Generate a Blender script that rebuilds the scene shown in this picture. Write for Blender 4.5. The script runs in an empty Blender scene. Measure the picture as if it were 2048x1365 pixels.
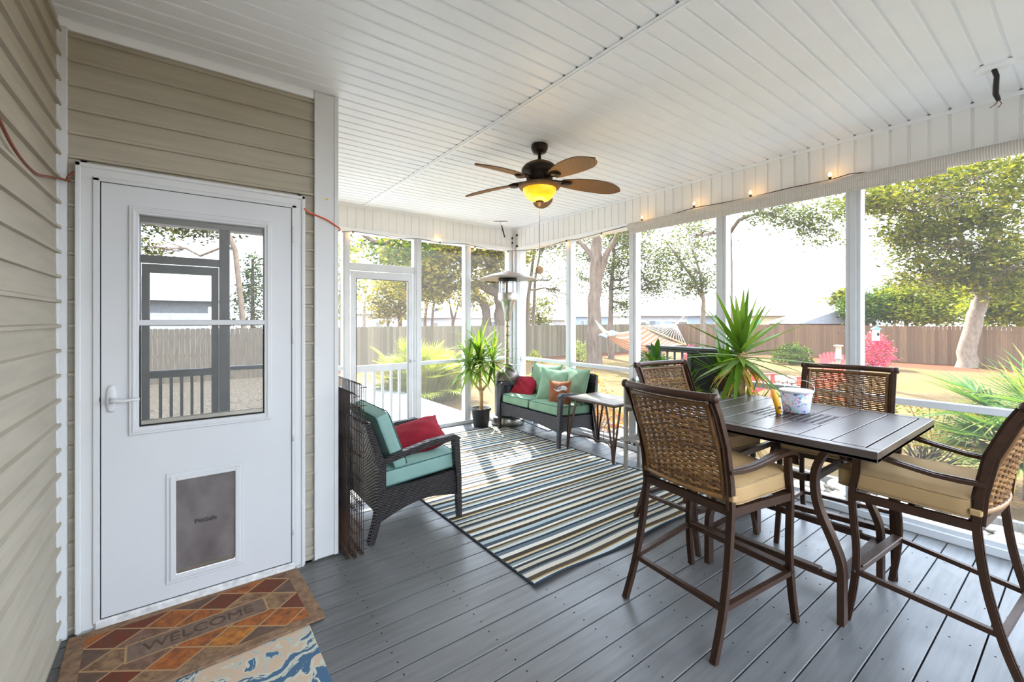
import bpy, math, random
import numpy as np
from mathutils import Vector, Matrix
random.seed(7)
C = bpy.context.scene
COL = C.collection
PI = math.pi
R = math.radians

# ------------------------------------------------------------------ camera, sky, sun, exposure
H = 1.42
FWD = Vector((.5976, .8018, 0))
cd = bpy.data.cameras.new('camera'); cam = bpy.data.objects.new('camera', cd); COL.objects.link(cam)
cam.location = (0, 0, H)
cam.rotation_euler = (R(90), 0, math.atan2(-FWD.x, FWD.y))
cd.sensor_width = 36; cd.lens = 877 / 2048 * 36
cd.shift_y = -42.5 / 2048
cd.clip_start = .02; cd.clip_end = 400
C.camera = cam
C.view_settings.view_transform = 'Standard'; C.view_settings.look = 'None'
C.view_settings.gamma = 1; C.view_settings.use_curve_mapping = False
C.view_settings.exposure = 2.17
w = bpy.data.worlds.new('sky'); C.world = w; w.use_nodes = True
nt = w.node_tree; bg = nt.nodes['Background']
tc = nt.nodes.new('ShaderNodeTexCoord'); sp = nt.nodes.new('ShaderNodeSeparateXYZ'); cr = nt.nodes.new('ShaderNodeValToRGB')
nt.links.new(tc.outputs['Generated'], sp.inputs[0]); nt.links.new(sp.outputs[2], cr.inputs[0]); nt.links.new(cr.outputs[0], bg.inputs[0])
cr.color_ramp.elements[0].position = 0; cr.color_ramp.elements[0].color = (.90, .95, 1.04, 1)
cr.color_ramp.elements[1].position = .7; cr.color_ramp.elements[1].color = (.62, .78, 1, 1)
bg.inputs[1].default_value = 2.0
sd = bpy.data.lights.new('sun', 'SUN'); sun = bpy.data.objects.new('sun', sd); COL.objects.link(sun)
sd.energy = 5.5; sd.angle = R(.6); sd.color = (1, .96, .9)
sun.rotation_euler = Vector((.43, .94, 1.03)).to_track_quat('Z', 'Y').to_euler()

# ------------------------------------------------------------------ helpers
def at(px, py, d):
    l = (px - 1024) / 877; v = (640 - py) / 877
    return Vector(((.5976 + l * .8018) * d, (.8018 - l * .5976) * d, H + v * d))

def s(r, g=None, b=None):
    if g is None: g = b = r
    f = lambda c: (c / 255 / 12.92) if c <= 10 else ((c / 255 + .055) / 1.055) ** 2.4
    return (f(r), f(g), f(b))

class NG:
    def __init__(self, name):
        self.m = bpy.data.materials.new(name); self.m.use_nodes = True
        self.t = self.m.node_tree; self.b = self.t.nodes['Principled BSDF']; self.out = self.t.nodes['Material Output']
    def n(self, kind, **kw):
        x = self.t.nodes.new('ShaderNode' + kind)
        for k, v in kw.items():
            if isinstance(v, tuple) and len(v) == 2 and v[0] == 'in': pass
            setattr(x, k, v)
        return x
    def l(self, a, b): self.t.links.new(a, b)
    def coord(self, scale=(1, 1, 1), rot=(0, 0, 0), loc=(0, 0, 0), kind='Object'):
        tc = self.n('TexCoord'); mp = self.n('Mapping'); self.l(tc.outputs[kind], mp.inputs[0])
        mp.inputs['Scale'].default_value = scale; mp.inputs['Rotation'].default_value = rot; mp.inputs['Location'].default_value = loc
        return mp.outputs[0]
    def noise(self, vec, scale, detail=3, rough=.5):
        x = self.n('TexNoise'); x.inputs['Scale'].default_value = scale; x.inputs['Detail'].default_value = detail
        x.inputs['Roughness'].default_value = rough
        if vec is not None: self.l(vec, x.inputs['Vector'])
        return x.outputs[0]
    def ramp(self, fac, stops, interp='LINEAR'):
        x = self.n('ValToRGB'); e = x.color_ramp.elements; x.color_ramp.interpolation = interp
        while len(e) < len(stops): e.new(.5)
        for i, (p, c) in enumerate(stops):
            e[i].position = p; e[i].color = (*c, 1) if len(c) == 3 else c
        self.l(fac, x.inputs[0]); return x.outputs[0]
    def mix(self, fac, a, b, mode='MIX'):
        x = self.n('MixRGB'); x.blend_type = mode
        for i, v in ((0, fac), (1, a), (2, b)):
            if hasattr(v, 'is_linked') or hasattr(v, 'links'): self.l(v, x.inputs[i])
            else: x.inputs[i].default_value = v if i == 0 else ((*v, 1) if len(v) == 3 else v)
        return x.outputs[0]
    def math(self, op, a, b=None, c=None):
        x = self.n('Math'); x.operation = op
        for i, v in enumerate((a, b, c)):
            if v is None: continue
            if hasattr(v, 'links'): self.l(v, x.inputs[i])
            else: x.inputs[i].default_value = v
        return x.outputs[0]
    def bump(self, h, strength=.3, dist=.01):
        x = self.n('Bump'); x.inputs['Strength'].default_value = strength; x.inputs['Distance'].default_value = dist
        self.l(h, x.inputs['Height']); self.l(x.outputs[0], self.b.inputs['Normal'])
    def color(self, c):
        if hasattr(c, 'links'): self.l(c, self.b.inputs['Base Color'])
        else: self.b.inputs['Base Color'].default_value = (*c, 1)

def mat(name, col, rough=.6, metal=0, var=.12, vs=8, bump=0, bs=60, spec=.5, stretch=(1, 1, 1)):
    g = NG(name); v = g.coord(stretch)
    n = g.noise(v, vs, 4)
    lo = tuple(c * (1 - var) for c in col); hi = tuple(min(1, c * (1 + var)) for c in col)
    g.color(g.ramp(n, [(.3, lo), (.7, hi)]))
    g.b.inputs['Roughness'].default_value = rough; g.b.inputs['Metallic'].default_value = metal
    g.b.inputs['Specular IOR Level'].default_value = spec
    if bump: g.bump(g.noise(v, bs, 3), bump, .004)
    return g.m

def leafmat(name, cols, trans=.5, rough=.5, k3=(.82, .84, .5)):
    g = NG(name)
    geo = g.n('NewGeometry'); r = geo.outputs['Random Per Island']
    k = len(cols); cols = [(cc[0] * k3[0], cc[1] * k3[1], cc[2] * k3[2]) for cc in cols]; c = g.ramp(r, [(i / max(1, k - 1), cc) for i, cc in enumerate(cols)])
    g.color(c); g.b.inputs['Roughness'].default_value = rough; g.b.inputs['Specular IOR Level'].default_value = .15
    t = g.n('BsdfTranslucent'); mx = g.n('MixShader'); mx.inputs[0].default_value = trans
    c2 = g.mix(1.0, c, (1.0, 1.0, .35), 'MULTIPLY')
    g.l(c2, t.inputs[0]); g.l(g.b.outputs[0], mx.inputs[1]); g.l(t.outputs[0], mx.inputs[2]); g.l(mx.outputs[0], g.out.inputs[0])
    return g.m

class MB:
    def __init__(self): self.v = []; self.f = []; self.s = []; self.mi = []; self.cur = 0
    def add(self, vs, fs, smooth=False):
        o = len(self.v); self.v.extend([tuple(p) for p in vs])
        for q in fs: self.f.append(tuple(i + o for i in q)); self.s.append(smooth); self.mi.append(self.cur)
        return self
    def box(self, a, b, bev=0):
        x0, y0, z0 = [min(a[i], b[i]) for i in range(3)]; x1, y1, z1 = [max(a[i], b[i]) for i in range(3)]
        if bev <= 0:
            vs = [(x0, y0, z0), (x1, y0, z0), (x1, y1, z0), (x0, y1, z0), (x0, y0, z1), (x1, y0, z1), (x1, y1, z1), (x0, y1, z1)]
            return self.add(vs, [(0, 3, 2, 1), (4, 5, 6, 7), (0, 1, 5, 4), (1, 2, 6, 5), (2, 3, 7, 6), (3, 0, 4, 7)])
        vs = []; fs = []; B = bev; ix = {}
        X = (x0, x1); Y = (y0, y1); Z = (z0, z1)
        for i in (0, 1):
            for j in (0, 1):
                for k in (0, 1):
                    sx, sy, sz = (1 - 2 * i), (1 - 2 * j), (1 - 2 * k)
                    for ax in range(3):
                        p = [X[i] + sx * B, Y[j] + sy * B, Z[k] + sz * B]
                        p[ax] = (X[i], Y[j], Z[k])[ax]
                        ix[(i, j, k, ax)] = len(vs); vs.append(p)
        for ax in range(3):
            for sd_ in (0, 1):
                o = [a_ for a_ in range(3) if a_ != ax]; q = []
                for (u, w_) in ((0, 0), (1, 0), (1, 1), (0, 1)):
                    key = [0, 0, 0]; key[ax] = sd_; key[o[0]] = u; key[o[1]] = w_; q.append(ix[(*key, ax)])
                fs.append(q if (sd_ == 1) == (ax != 1) else q[::-1])
        for ax in range(3):
            o = [a_ for a_ in range(3) if a_ != ax]
            for u in (0, 1):
                for w_ in (0, 1):
                    k0 = [0, 0, 0]; k0[o[0]] = u; k0[o[1]] = w_; k1 = list(k0); k1[ax] = 1
                    fs.append((ix[(*k0, o[0])], ix[(*k1, o[0])], ix[(*k1, o[1])], ix[(*k0, o[1])]))
        for i in (0, 1):
            for j in (0, 1):
                for k in (0, 1): fs.append((ix[(i, j, k, 0)], ix[(i, j, k, 1)], ix[(i, j, k, 2)]))
        return self.add(vs, fs)
    def tube(self, pts, r, n=8, w=None, cap=True, smooth=True, up=None, ang=0):
        """tube along pts; r number or list; w -> rectangular profile half sizes (w along side, r along up)"""
        P = [Vector(p) for p in pts]; m = len(P)
        rr = r if isinstance(r, (list, tuple)) else [r] * m
        ww = None if w is None else (w if isinstance(w, (list, tuple)) else [w] * m)
        if w is not None: n = 4; smooth = False
        U = Vector(up) if up else None
        vs = []; prev = None
        for i in range(m):
            t = (P[min(i + 1, m - 1)] - P[max(i - 1, 0)])
            if t.length < 1e-9: t = Vector((0, 0, 1))
            t.normalize()
            if U is not None:
                sd_ = t.cross(U)
                if sd_.length < 1e-4: sd_ = t.cross(Vector((1, 0, 0)))
            else:
                if prev is None:
                    a_ = Vector((0, 0, 1)) if abs(t.z) < .9 else Vector((1, 0, 0)); sd_ = t.cross(a_)
                else: sd_ = prev - t * prev.dot(t)
            sd_.normalize(); prev = sd_; up_ = sd_.cross(t)
            for k in range(n):
                if w is not None:
                    a_, b_ = ((1, 1), (-1, 1), (-1, -1), (1, -1))[k]
                    vs.append(P[i] + sd_ * ww[i] * a_ + up_ * rr[i] * b_)
                else:
                    th = 2 * PI * k / n + ang
                    vs.append(P[i] + (sd_ * math.cos(th) + up_ * math.sin(th)) * rr[i])
        fs = []
        for i in range(m - 1):
            for k in range(n):
                a_ = i * n + k; b_ = i * n + (k + 1) % n
                fs.append((a_, b_, b_ + n, a_ + n))
        self.add(vs, fs, smooth)
        if cap:
            o = len(self.v) - len(vs)
            self.f.append(tuple(o + k for k in range(n))[::-1]); self.s.append(False); self.mi.append(self.cur)
            self.f.append(tuple(o + (m - 1) * n + k for k in range(n))); self.s.append(False); self.mi.append(self.cur)
        return self
    def lathe(self, prof, n=24, c=(0, 0, 0), smooth=True):
        vs = []; fs = []
        for (r, z) in prof:
            for k in range(n):
                th = 2 * PI * k / n; vs.append((c[0] + r * math.cos(th), c[1] + r * math.sin(th), c[2] + z))
        for i in range(len(prof) - 1):
            for k in range(n):
                a_ = i * n + k; b_ = i * n + (k + 1) % n; fs.append((a_, b_, b_ + n, a_ + n))
        return self.add(vs, fs, smooth)
    def grid(self, fn, nu, nv, smooth=True):
        vs = [fn(i / nu, j / nv) for j in range(nv + 1) for i in range(nu + 1)]
        fs = [(j * (nu + 1) + i, j * (nu + 1) + i + 1, (j + 1) * (nu + 1) + i + 1, (j + 1) * (nu + 1) + i) for j in range(nv) for i in range(nu)]
        return self.add(vs, fs, smooth)
    def xf(self, M, start=0):
        for i in range(start, len(self.v)): self.v[i] = tuple(M @ Vector(self.v[i]))
        return self
    def build(self, name, m, parent=None, kind=None, label=None):
        me = bpy.data.meshes.new(name); me.from_pydata(self.v, [], self.f)
        me.polygons.foreach_set('use_smooth', self.s)
        for mm in (m if isinstance(m, (list, tuple)) else [m]): me.materials.append(mm)
        if isinstance(m, (list, tuple)): me.polygons.foreach_set('material_index', self.mi)
        me.update()
        o = bpy.data.objects.new(name, me); COL.objects.link(o)
        if parent: o.parent = parent
        if kind: o['kind'] = kind
        if label: o['label'] = label
        return o

def tag(o, label, cat, group=None, kind=None):
    o['label'] = label; o['category'] = cat
    if group: o['group'] = group
    if kind: o['kind'] = kind
    return o
def thing(name, label, cat, loc=(0, 0, 0), rz=0, group=None):
    o = bpy.data.objects.new(name, None); COL.objects.link(o); o.location = loc; o.rotation_euler = (0, 0, rz)
    o.empty_display_size = .1
    return tag(o, label, cat, group)
def copy_tree(o, parent=None):
    c = o.copy(); COL.objects.link(c)
    if parent: c.parent = parent
    for ch in [x for x in o.children]: copy_tree(ch, c)
    return c
def struct(name, mb, m, parent=None):
    return mb.build(name, m, parent, None if parent else 'structure')

def cushion(mb, sx, sy, sz, r=.03, puff=.02, n=10, seed=0, wr=.0):
    """rounded box cushion, half sizes, centre at origin"""
    rn = random.Random(seed); ph = [rn.uniform(0, 6) for _ in range(6)]
    def f(p):
        inner = (sx - r, sy - r, sz - r); q = [p[0] * sx, p[1] * sy, p[2] * sz]
        c_ = Vector([max(-inner[i], min(inner[i], q[i])) for i in range(3)]); dlt = Vector(q) - c_
        if dlt.length > 1e-9: dlt = dlt.normalized() * r
        v = c_ + dlt
        v.z += puff * (1 - p[0] ** 2) * (1 - p[1] ** 2) * p[2]
        v.z += wr * (math.sin(p[0] * 5 + ph[0]) * math.sin(p[1] * 4 + ph[1]) + .5 * math.sin(p[0] * 13 + p[1] * 7 + ph[2])) * (p[2] > 0)
        return v
    for ax in range(3):
        for sg in (-1, 1):
            def g(u, v, ax=ax, sg=sg):
                p = [0, 0, 0]; o = [a for a in range(3) if a != ax]; p[ax] = sg; p[o[0]] = (2 * u - 1); p[o[1]] = (2 * v - 1)
                return f(p)
            st = len(mb.f); mb.grid(g, n, n)
            if (sg == 1) == (ax == 1):
                for i in range(st, len(mb.f)): mb.f[i] = mb.f[i][::-1]
    return mb
def piping(mb, sx, sy, z, r=.004, cr=.03):
    pts = []
    for (cx, cy, a0) in ((sx - cr, sy - cr, 0), (-sx + cr, sy - cr, 90), (-sx + cr, -sy + cr, 180), (sx - cr, -sy + cr, 270)):
        for k in range(4):
            a = R(a0 + 30 * k); pts.append((cx + cr * math.cos(a), cy + cr * math.sin(a), z))
    pts.append(pts[0]); mb.tube(pts, r, 5, cap=False)
def pillow(mb, sx, sy, t, seed=0, wr=.006, n=18, ex=.42):
    rn = random.Random(seed); ph = [rn.uniform(0, 6) for _ in range(6)]
    for sg in (1, -1):
        def f(u, v):
            a = 2 * u - 1; b = 2 * v - 1
            x = sx * a * (1 - .09 * (1 - b * b)); y = sy * b * (1 - .09 * (1 - a * a))
            h = max(0, (1 - a * a) * (1 - b * b)) ** ex
            z = sg * t * h + wr * h * (math.sin(a * 6 + ph[0] + b * 3) * math.cos(b * 5 + ph[1]) + .6 * math.sin(a * 11 - b * 9 + ph[2]))
            return (x, y, z)
        st = len(mb.f); mb.grid(f, n, n)
        if sg == -1:
            for i in range(st, len(mb.f)): mb.f[i] = mb.f[i][::-1]
    return mb

# ------------------------------------------------------------------ materials
M = {}
M['white'] = mat('white_vinyl', s(244, 247, 250), .45, var=.03, vs=2)
M['trimwhite'] = mat('white_trim', s(210, 212, 212), .45, var=.03, vs=3)
M['whitepaint'] = mat('white_paint', s(200, 203, 206), .5, var=.05, vs=6, bump=.1, bs=40)
M['doorwhite'] = mat('door_white', s(204, 206, 208), .38, var=.02, vs=3)
M['beam'] = mat('beam_white', s(240, 240, 238), .5, var=.03, vs=3)
g = NG('vinyl_siding'); v = g.coord((1, 1, 12)); n_ = g.noise(v, 3, 4); v2 = g.coord((.4, .4, 1))
c_ = g.ramp(n_, [(.3, s(164, 157, 140)), (.7, s(176, 169, 152))]); g.color(c_)
g.b.inputs['Roughness'].default_value = .55; g.bump(g.noise(g.coord((6, 6, 60)), 8, 3), .15, .003); M['siding'] = g.m
g = NG('deck_board'); v = g.coord((1.2, 14, 1)); n1 = g.noise(v, 2.5, 5, .6); v2 = g.coord((1, 1, 1)); n2 = g.noise(v2, 1.2, 3)
c1 = g.ramp(n1, [(.25, s(84, 84, 83)), (.75, s(114, 113, 112))]); c2 = g.mix(g.ramp(n2, [(.45, (0, 0, 0)), (.7, (.5, .5, .5))]), c1, s(118, 119, 120)); g.color(c2)
g.l(g.ramp(g.noise(v2, 3, 4), [(.3, (.28, .28, .28)), (.75, (.5, .5, .5))]), g.b.inputs['Roughness'])
g.bump(n1, .15, .003); M['deck'] = g.m
M['deckout'] = mat('outdoor_deck_board', s(150, 152, 152), .6, var=.1, vs=3, stretch=(1, 9, 1))
M['dark'] = mat('dark_gap', s(20, 20, 20), .9)
M['bronze'] = mat('brown_metal', s(66, 44, 31), .42, .35, var=.15, vs=20, bump=.1, bs=300)
M['tabletop'] = mat('table_metal', s(84, 74, 70), .3, .3, var=.1, vs=6)
M['blackmetal'] = mat('black_metal', s(32, 30, 30), .45, .4)
M['steel'] = mat('steel', s(170, 168, 160), .3, .9, var=.1)
M['agedbronze'] = mat('aged_bronze', s(48, 38, 33), .45, .6, var=.3, vs=30)
g = NG('tan_wicker'); geo = g.n('NewGeometry'); c1 = g.ramp(geo.outputs['Random Per Island'], [(0, s(82, 52, 26)), (.5, s(124, 86, 44)), (1, s(166, 122, 68))])
n_ = g.noise(g.coord((30, 3, 30)), 5, 3); g.color(g.mix(g.ramp(n_, [(.4, (0, 0, 0)), (.7, (.6, .6, .6))]), c1, s(84, 56, 33)))
g.b.inputs['Roughness'].default_value = .42; M['wicker'] = g.m
M['tancushion'] = mat('tan_cushion_fabric', s(178, 147, 104), .9, var=.08, vs=5, bump=.2, bs=350, spec=.2)
def wickermat(name, col, lite):
    g = NG(name); v = g.coord((1, 1, 1)); tc = g.n('SeparateXYZ'); g.l(v, tc.inputs[0])
    xy = g.math('ADD', tc.outputs[0], tc.outputs[1])
    row = g.math('FLOOR', g.math('MULTIPLY', tc.outputs[2], 95.0))
    sh = g.math('MULTIPLY', g.math('MODULO', row, 2.0), PI)
    a = g.math('SINE', g.math('ADD', g.math('MULTIPLY', xy, 150.0), sh))
    b = g.math('ABSOLUTE', g.math('SINE', g.math('MULTIPLY', tc.outputs[2], 95.0 * PI)))
    h = g.math('MULTIPLY', g.math('ADD', a, 1.2), b)
    g.color(g.ramp(h, [(.1, col), (.9, lite)])); g.b.inputs['Roughness'].default_value = .4; g.bump(h, .8, .004)
    return g.m
def smooth(P, n=5):
    P = [Vector(p) for p in P]; Q = [P[0] * 2 - P[1]] + P + [P[-1] * 2 - P[-2]]; out = []
    for i in range(1, len(Q) - 2):
        a, b, c, d = Q[i - 1], Q[i], Q[i + 1], Q[i + 2]
        for k in range(n):
            t = k / n; out.append(.5 * ((2 * b) + (c - a) * t + (2 * a - 5 * b + 4 * c - d) * t * t + (3 * b - a - 3 * c + d) * t ** 3))
    return out + [P[-1]]
M['darkwicker'] = wickermat('dark_wicker', s(18, 16, 16), s(50, 45, 46))
def fabric(name, col): return mat(name, col, .92, var=.07, vs=9, bump=.2, bs=420, spec=.15)
M['aqua'] = fabric('aqua_fabric', s(140, 174, 165)); M['sage'] = fabric('sage_fabric', s(124, 154, 128))
M['piping'] = fabric('cushion_piping', s(70, 104, 100)); M['red'] = fabric('red_fabric', s(142, 36, 50)); M['brownfab'] = fabric('brown_fabric', s(150, 92, 54))
M['tanpipe'] = fabric('tan_piping', s(170, 145, 110))
M['blackplastic'] = mat('black_plastic', s(40, 41, 43), .5); M['soil'] = mat('soil', s(92, 62, 44), .95, var=.4, vs=60, bump=.6, bs=90)
M['wire'] = mat('rusty_wire', s(70, 62, 60), .5, .5, var=.5, vs=6)
M['rust'] = mat('rust_wire', s(86, 62, 48), .6, .4, var=.4, vs=6)
M['bark'] = mat('bark', s(104, 88, 74), .9, var=.35, vs=9, bump=.8, bs=14, stretch=(1, 1, .25))
M['barkdark'] = mat('dark_bark', s(92, 76, 62), .9, var=.35, vs=9, bump=.8, bs=14, stretch=(1, 1, .25))
M['barkpale'] = mat('pale_bark', s(120, 104, 88), .9, var=.25, vs=12, bump=.8, bs=20, stretch=(1, 1, .4))
M['stem'] = mat('yucca_stem', s(176, 148, 98), .8, var=.25, vs=40, bump=.6, bs=60)
M['leaf_olive'] = leafmat('leaf_olive', [s(58, 66, 26), s(98, 102, 40), s(150, 142, 62)])
M['leaf_haze_gold'] = leafmat('leaf_haze_gold', [s(84, 86, 34), s(134, 126, 52), s(184, 166, 80)], .5, .5, (.95, .95, .7))  # golden haze over the left trees is put into these leaf colours
M['leaf_grey'] = leafmat('leaf_grey', [s(66, 74, 50), s(96, 104, 74), s(126, 128, 96)])
M['leaf_green'] = leafmat('leaf_green', [s(38, 58, 26), s(70, 92, 38), s(112, 122, 48)])
M['leaf_yellow'] = leafmat('leaf_yellow', [s(96, 112, 40), s(140, 146, 50), s(176, 168, 62)])
M['leaf_orange'] = leafmat('leaf_orange', [s(196, 70, 30), s(220, 120, 50), s(150, 140, 60), s(230, 150, 90)])
M['leaf_pink'] = leafmat('leaf_pink', [s(214, 40, 84), s(230, 70, 104), s(238, 120, 150), s(120, 110, 60)], .3, .5, (1, 1, 1.1))
M['leaf_nandina'] = leafmat('leaf_nandina', [s(92, 70, 44), s(110, 120, 64), s(140, 140, 84), s(160, 92, 60)])
M['leaf_white'] = leafmat('leaf_white', [s(120, 130, 100), s(200, 200, 180), s(160, 170, 130)])
M['yucca'] = leafmat('yucca_leaf', [s(70, 104, 44), s(108, 142, 58), s(150, 176, 92)], .4, .35, (1, 1, .9))
M['yuccadry'] = leafmat('yucca_dry_leaf', [s(190, 150, 80), s(214, 176, 104)], .3)
M['palm'] = leafmat('palm_leaf', [s(120, 136, 64), s(170, 172, 84), s(206, 198, 110)], .5, .5, (1, 1, .8))
M['palmgreen'] = leafmat('palm_leaf_green', [s(60, 100, 54), s(96, 136, 70), s(160, 170, 86)], .4, .5, (1, 1, .9))
M['palmdry'] = leafmat('palm_leaf_dry', [s(176, 150, 62), s(190, 160, 80)], .35)
M['grassy'] = leafmat('dry_grass_blade', [s(110, 106, 58), s(140, 128, 76), s(96, 104, 52)], .3)
M['pothos'] = leafmat('pothos_leaf', [s(110, 160, 40), s(160, 196, 60), s(190, 208, 80)], .4)
M['houseplant'] = leafmat('houseplant_leaf', [s(44, 84, 34), s(80, 124, 48), s(124, 158, 66)], .3)
g = NG('fence_wood'); geo = g.n('NewGeometry'); c1 = g.ramp(geo.outputs['Random Per Island'], [(0, s(98, 74, 52)), (.5, s(110, 84, 60)), (1, s(121, 95, 69))])
n_ = g.noise(g.coord((8, 8, .6)), 4, 5); g.color(g.mix(g.ramp(n_, [(.4, (0, 0, 0)), (.8, (.6, .6, .6))]), c1, s(86, 68, 52))); g.b.inputs['Roughness'].default_value = .9; M['fence'] = g.m
g = NG('grey_fence_wood'); geo = g.n('NewGeometry'); c1 = g.ramp(geo.outputs['Random Per Island'], [(0, s(88, 80, 62)), (.5, s(104, 95, 74)), (1, s(122, 112, 88))])
n_ = g.noise(g.coord((8, 8, .6)), 4, 5); g.color(g.mix(g.ramp(n_, [(.4, (0, 0, 0)), (.8, (.6, .6, .6))]), c1, s(86, 68, 52))); g.b.inputs['Roughness'].default_value = .9; M['fencegrey'] = g.m
M['redplastic'] = mat('red_plastic', s(214, 52, 46), .5, var=.05); M['orangeplastic'] = mat('orange_red_plastic', s(226, 72, 40), .5, var=.05)
M['greywood'] = mat('weathered_grey_wood', s(140, 136, 128), .85, var=.2, vs=6, bump=.3, bs=40, stretch=(2, 12, 2))
M['planter'] = mat('dark_grey_painted_wood', s(74, 80, 78), .6, var=.1)
M['terracotta'] = mat('brown_pot', s(92, 72, 62), .7); M['greypot'] = mat('grey_pot', s(176, 172, 164), .7)
M['blind'] = None
g = NG('ribbed_shade'); tcx = g.n('SeparateXYZ'); g.l(g.coord(), tcx.inputs[0]); sn = g.math('SINE', g.math('MULTIPLY', tcx.outputs[1], 520.0))
g.color(g.ramp(sn, [(.0, s(196, 188, 178)), (1, s(222, 216, 206))])); g.bump(sn, .5, .004); g.b.inputs['Roughness'].default_value = .6; M['blind'] = g.m
M['orangecord'] = mat('orange_cord', s(222, 84, 40), .5); M['browncord'] = mat('brown_cord', s(122, 58, 34), .5); M['blackcord'] = mat('black_cord', s(26, 24, 24), .5)
M['stone'] = mat('river_stone', s(176, 168, 156), .7, var=.3, vs=2, bump=.2, bs=30)
M['tan_tile'] = mat('slate_tile', s(128, 118, 106), .4, var=.2, vs=9, bump=.2, bs=20)
def glassmat(name, tint, refl, rough=.0, base=(.02, .022, .022)):
    g = NG(name); d = g.n('BsdfGlossy'); d.inputs['Roughness'].default_value = rough; d.inputs['Color'].default_value = (*tint, 1)
    g.b.inputs['Base Color'].default_value = (*base, 1); g.b.inputs['Roughness'].default_value = .3
    mx = g.n('MixShader'); mx.inputs[0].default_value = refl
    g.l(g.b.outputs[0], mx.inputs[1]); g.l(d.outputs[0], mx.inputs[2]); g.l(mx.outputs[0], g.out.inputs[0]); return g.m
M['paneglass'] = glassmat('door_glass', (.95, .97, 1), .36)
M['darkglass'] = glassmat('window_glass', (.8, .85, .9), .3, base=s(90, 98, 104))
g = NG('insect_screen'); tr = g.n('BsdfTransparent'); tl = g.n('BsdfTranslucent'); df = g.n('BsdfDiffuse'); a1 = g.n('MixShader'); a2 = g.n('MixShader')
tl.inputs[0].default_value = (.5, .5, .48, 1); df.inputs[0].default_value = (.3, .3, .29, 1); a1.inputs[0].default_value = .5; a2.inputs[0].default_value = .085
g.l(df.outputs[0], a1.inputs[1]); g.l(tl.outputs[0], a1.inputs[2]); g.l(tr.outputs[0], a2.inputs[1]); g.l(a1.outputs[0], a2.inputs[2]); g.l(a2.outputs[0], g.out.inputs[0]); M['screen'] = g.m
def emis(name, col, strength, base=None):
    g = NG(name); g.b.inputs['Base Color'].default_value = (*(base or col), 1); g.b.inputs['Emission Color'].default_value = (*col, 1); g.b.inputs['Emission Strength'].default_value = strength
    g.b.inputs['Roughness'].default_value = .25; return g.m
M['bulb'] = emis('warm_bulb_glass', (1, .55, .15), 1.6)
g = NG('amber_bowl'); n_ = g.noise(g.coord(), 9, 3); g.b.inputs['Base Color'].default_value = (*s(240, 170, 40), 1)
ec = g.ramp(n_, [(.35, s(240, 150, 10)), (.7, s(255, 205, 40))]); g.l(ec, g.b.inputs['Emission Color']); g.b.inputs['Emission Strength'].default_value = .28; g.b.inputs['Roughness'].default_value = .25; M['amber'] = g.m
g = NG('clear_glass'); tr = g.n('BsdfTransparent'); gl = g.n('BsdfGlossy'); gl.inputs['Roughness'].default_value = .05; mx = g.n('MixShader'); mx.inputs[0].default_value = .18
tr.inputs[0].default_value = (.85, .86, .86, 1); g.l(tr.outputs[0], mx.inputs[1]); g.l(gl.outputs[0], mx.inputs[2]); g.l(mx.outputs[0], g.out.inputs[0]); M['clear'] = g.m

# ------------------------------------------------------------------ floor
XL, XR, YD, YF, YB, ZC = -.456, 3.91, 2.77, 5.18, -.45, 2.76
ZB = 2.44
fl = MB(); y = .584 - .14 * 8
while y < YF - .001:
    y1 = min(y + .134, YF); y0 = max(y, YB - .1)
    if y1 > y0: fl.box((XL, y0, -.03), (XR, y1, 0), .0015)
    y += .14
floor = struct('floor', fl, M['deck'])
nm = MB()
for k in range(42):
    yy = .584 - .14 * 8 + .14 * k
    if yy > YF - .1: break
    for xx in np.arange(-.1, 3.9, .405):
        for q in (.035, .1):
            nm.lathe([(0, .0012), (.0035, .0012), (.004, .0002)], 6, (xx + .01 * math.sin(k * 7 + xx), yy + q, 0))
struct('trim_20', nm, M['dark'])['label'] = 'dark screw heads across the deck boards'
sub = MB(); sub.box((XL, YB - .1, -.34), (XR - .02, YF, -.032)); struct('trim_21', sub, M['dark'])
for n_, (a, b) in enumerate([((XR - .02, YB - .1, -.4), (XR + .03, YF + .05, -.005)), ((.7, YF, -.4), (XR, YF + .04, -.005))]):
    struct('trim_%d' % (22 + n_), MB().box(a, b), M['whitepaint'])

# ------------------------------------------------------------------ ceiling: grooved vinyl soffit
def soffit(mb, x0, x1, z, ya, yb, phase=.375, pitch=.0988, horiz=True, zb=None, X=None, Yp=None):
    """horiz: grooves along X in the plane z. else vertical panel: grooves vertical"""
    ks = range(int((ya - phase) / pitch) - 1, int((yb - phase) / pitch) + 2)
    prof = []
    for k in ks:
        c0 = phase + k * pitch
        for (dy, dz) in ((-.0095, 0), (-.0065, .0075), (.0055, .0075), (.0095, 0)):
            if ya <= c0 + dy <= yb: prof.append((c0 + dy, dz))
    prof = [(ya, 0)] + prof + [(yb, 0)]
    vs = []; fs = []
    for (t, dz) in prof:
        if horiz: vs += [(x0, t, z + dz), (x1, t, z + dz)]
        elif X is not None: vs += [(X + dz, t, zb), (X + dz, t, z)]
        else: vs += [(t, Yp + dz, zb), (t, Yp + dz, z)]
    for i in range(len(prof) - 1):
        q = (2 * i, 2 * i + 1, 2 * i + 3, 2 * i + 2)
        fs.append(q if not horiz and X is None else q[::-1] if horiz is False else (2 * i, 2 * i + 2, 2 * i + 3, 2 * i + 1))
    mb.add(vs, fs)
ce = MB(); soffit(ce, XL, 1.675, ZC, YB - .1, YF); soffit(ce, 1.71, XR, ZC, YB - .1, YF)
ce.box((XL - .5, YB - .6, ZC + .01), (XR + .45, YF + .45, ZC + .25))
struct('ceiling', ce, M['white'])
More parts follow.
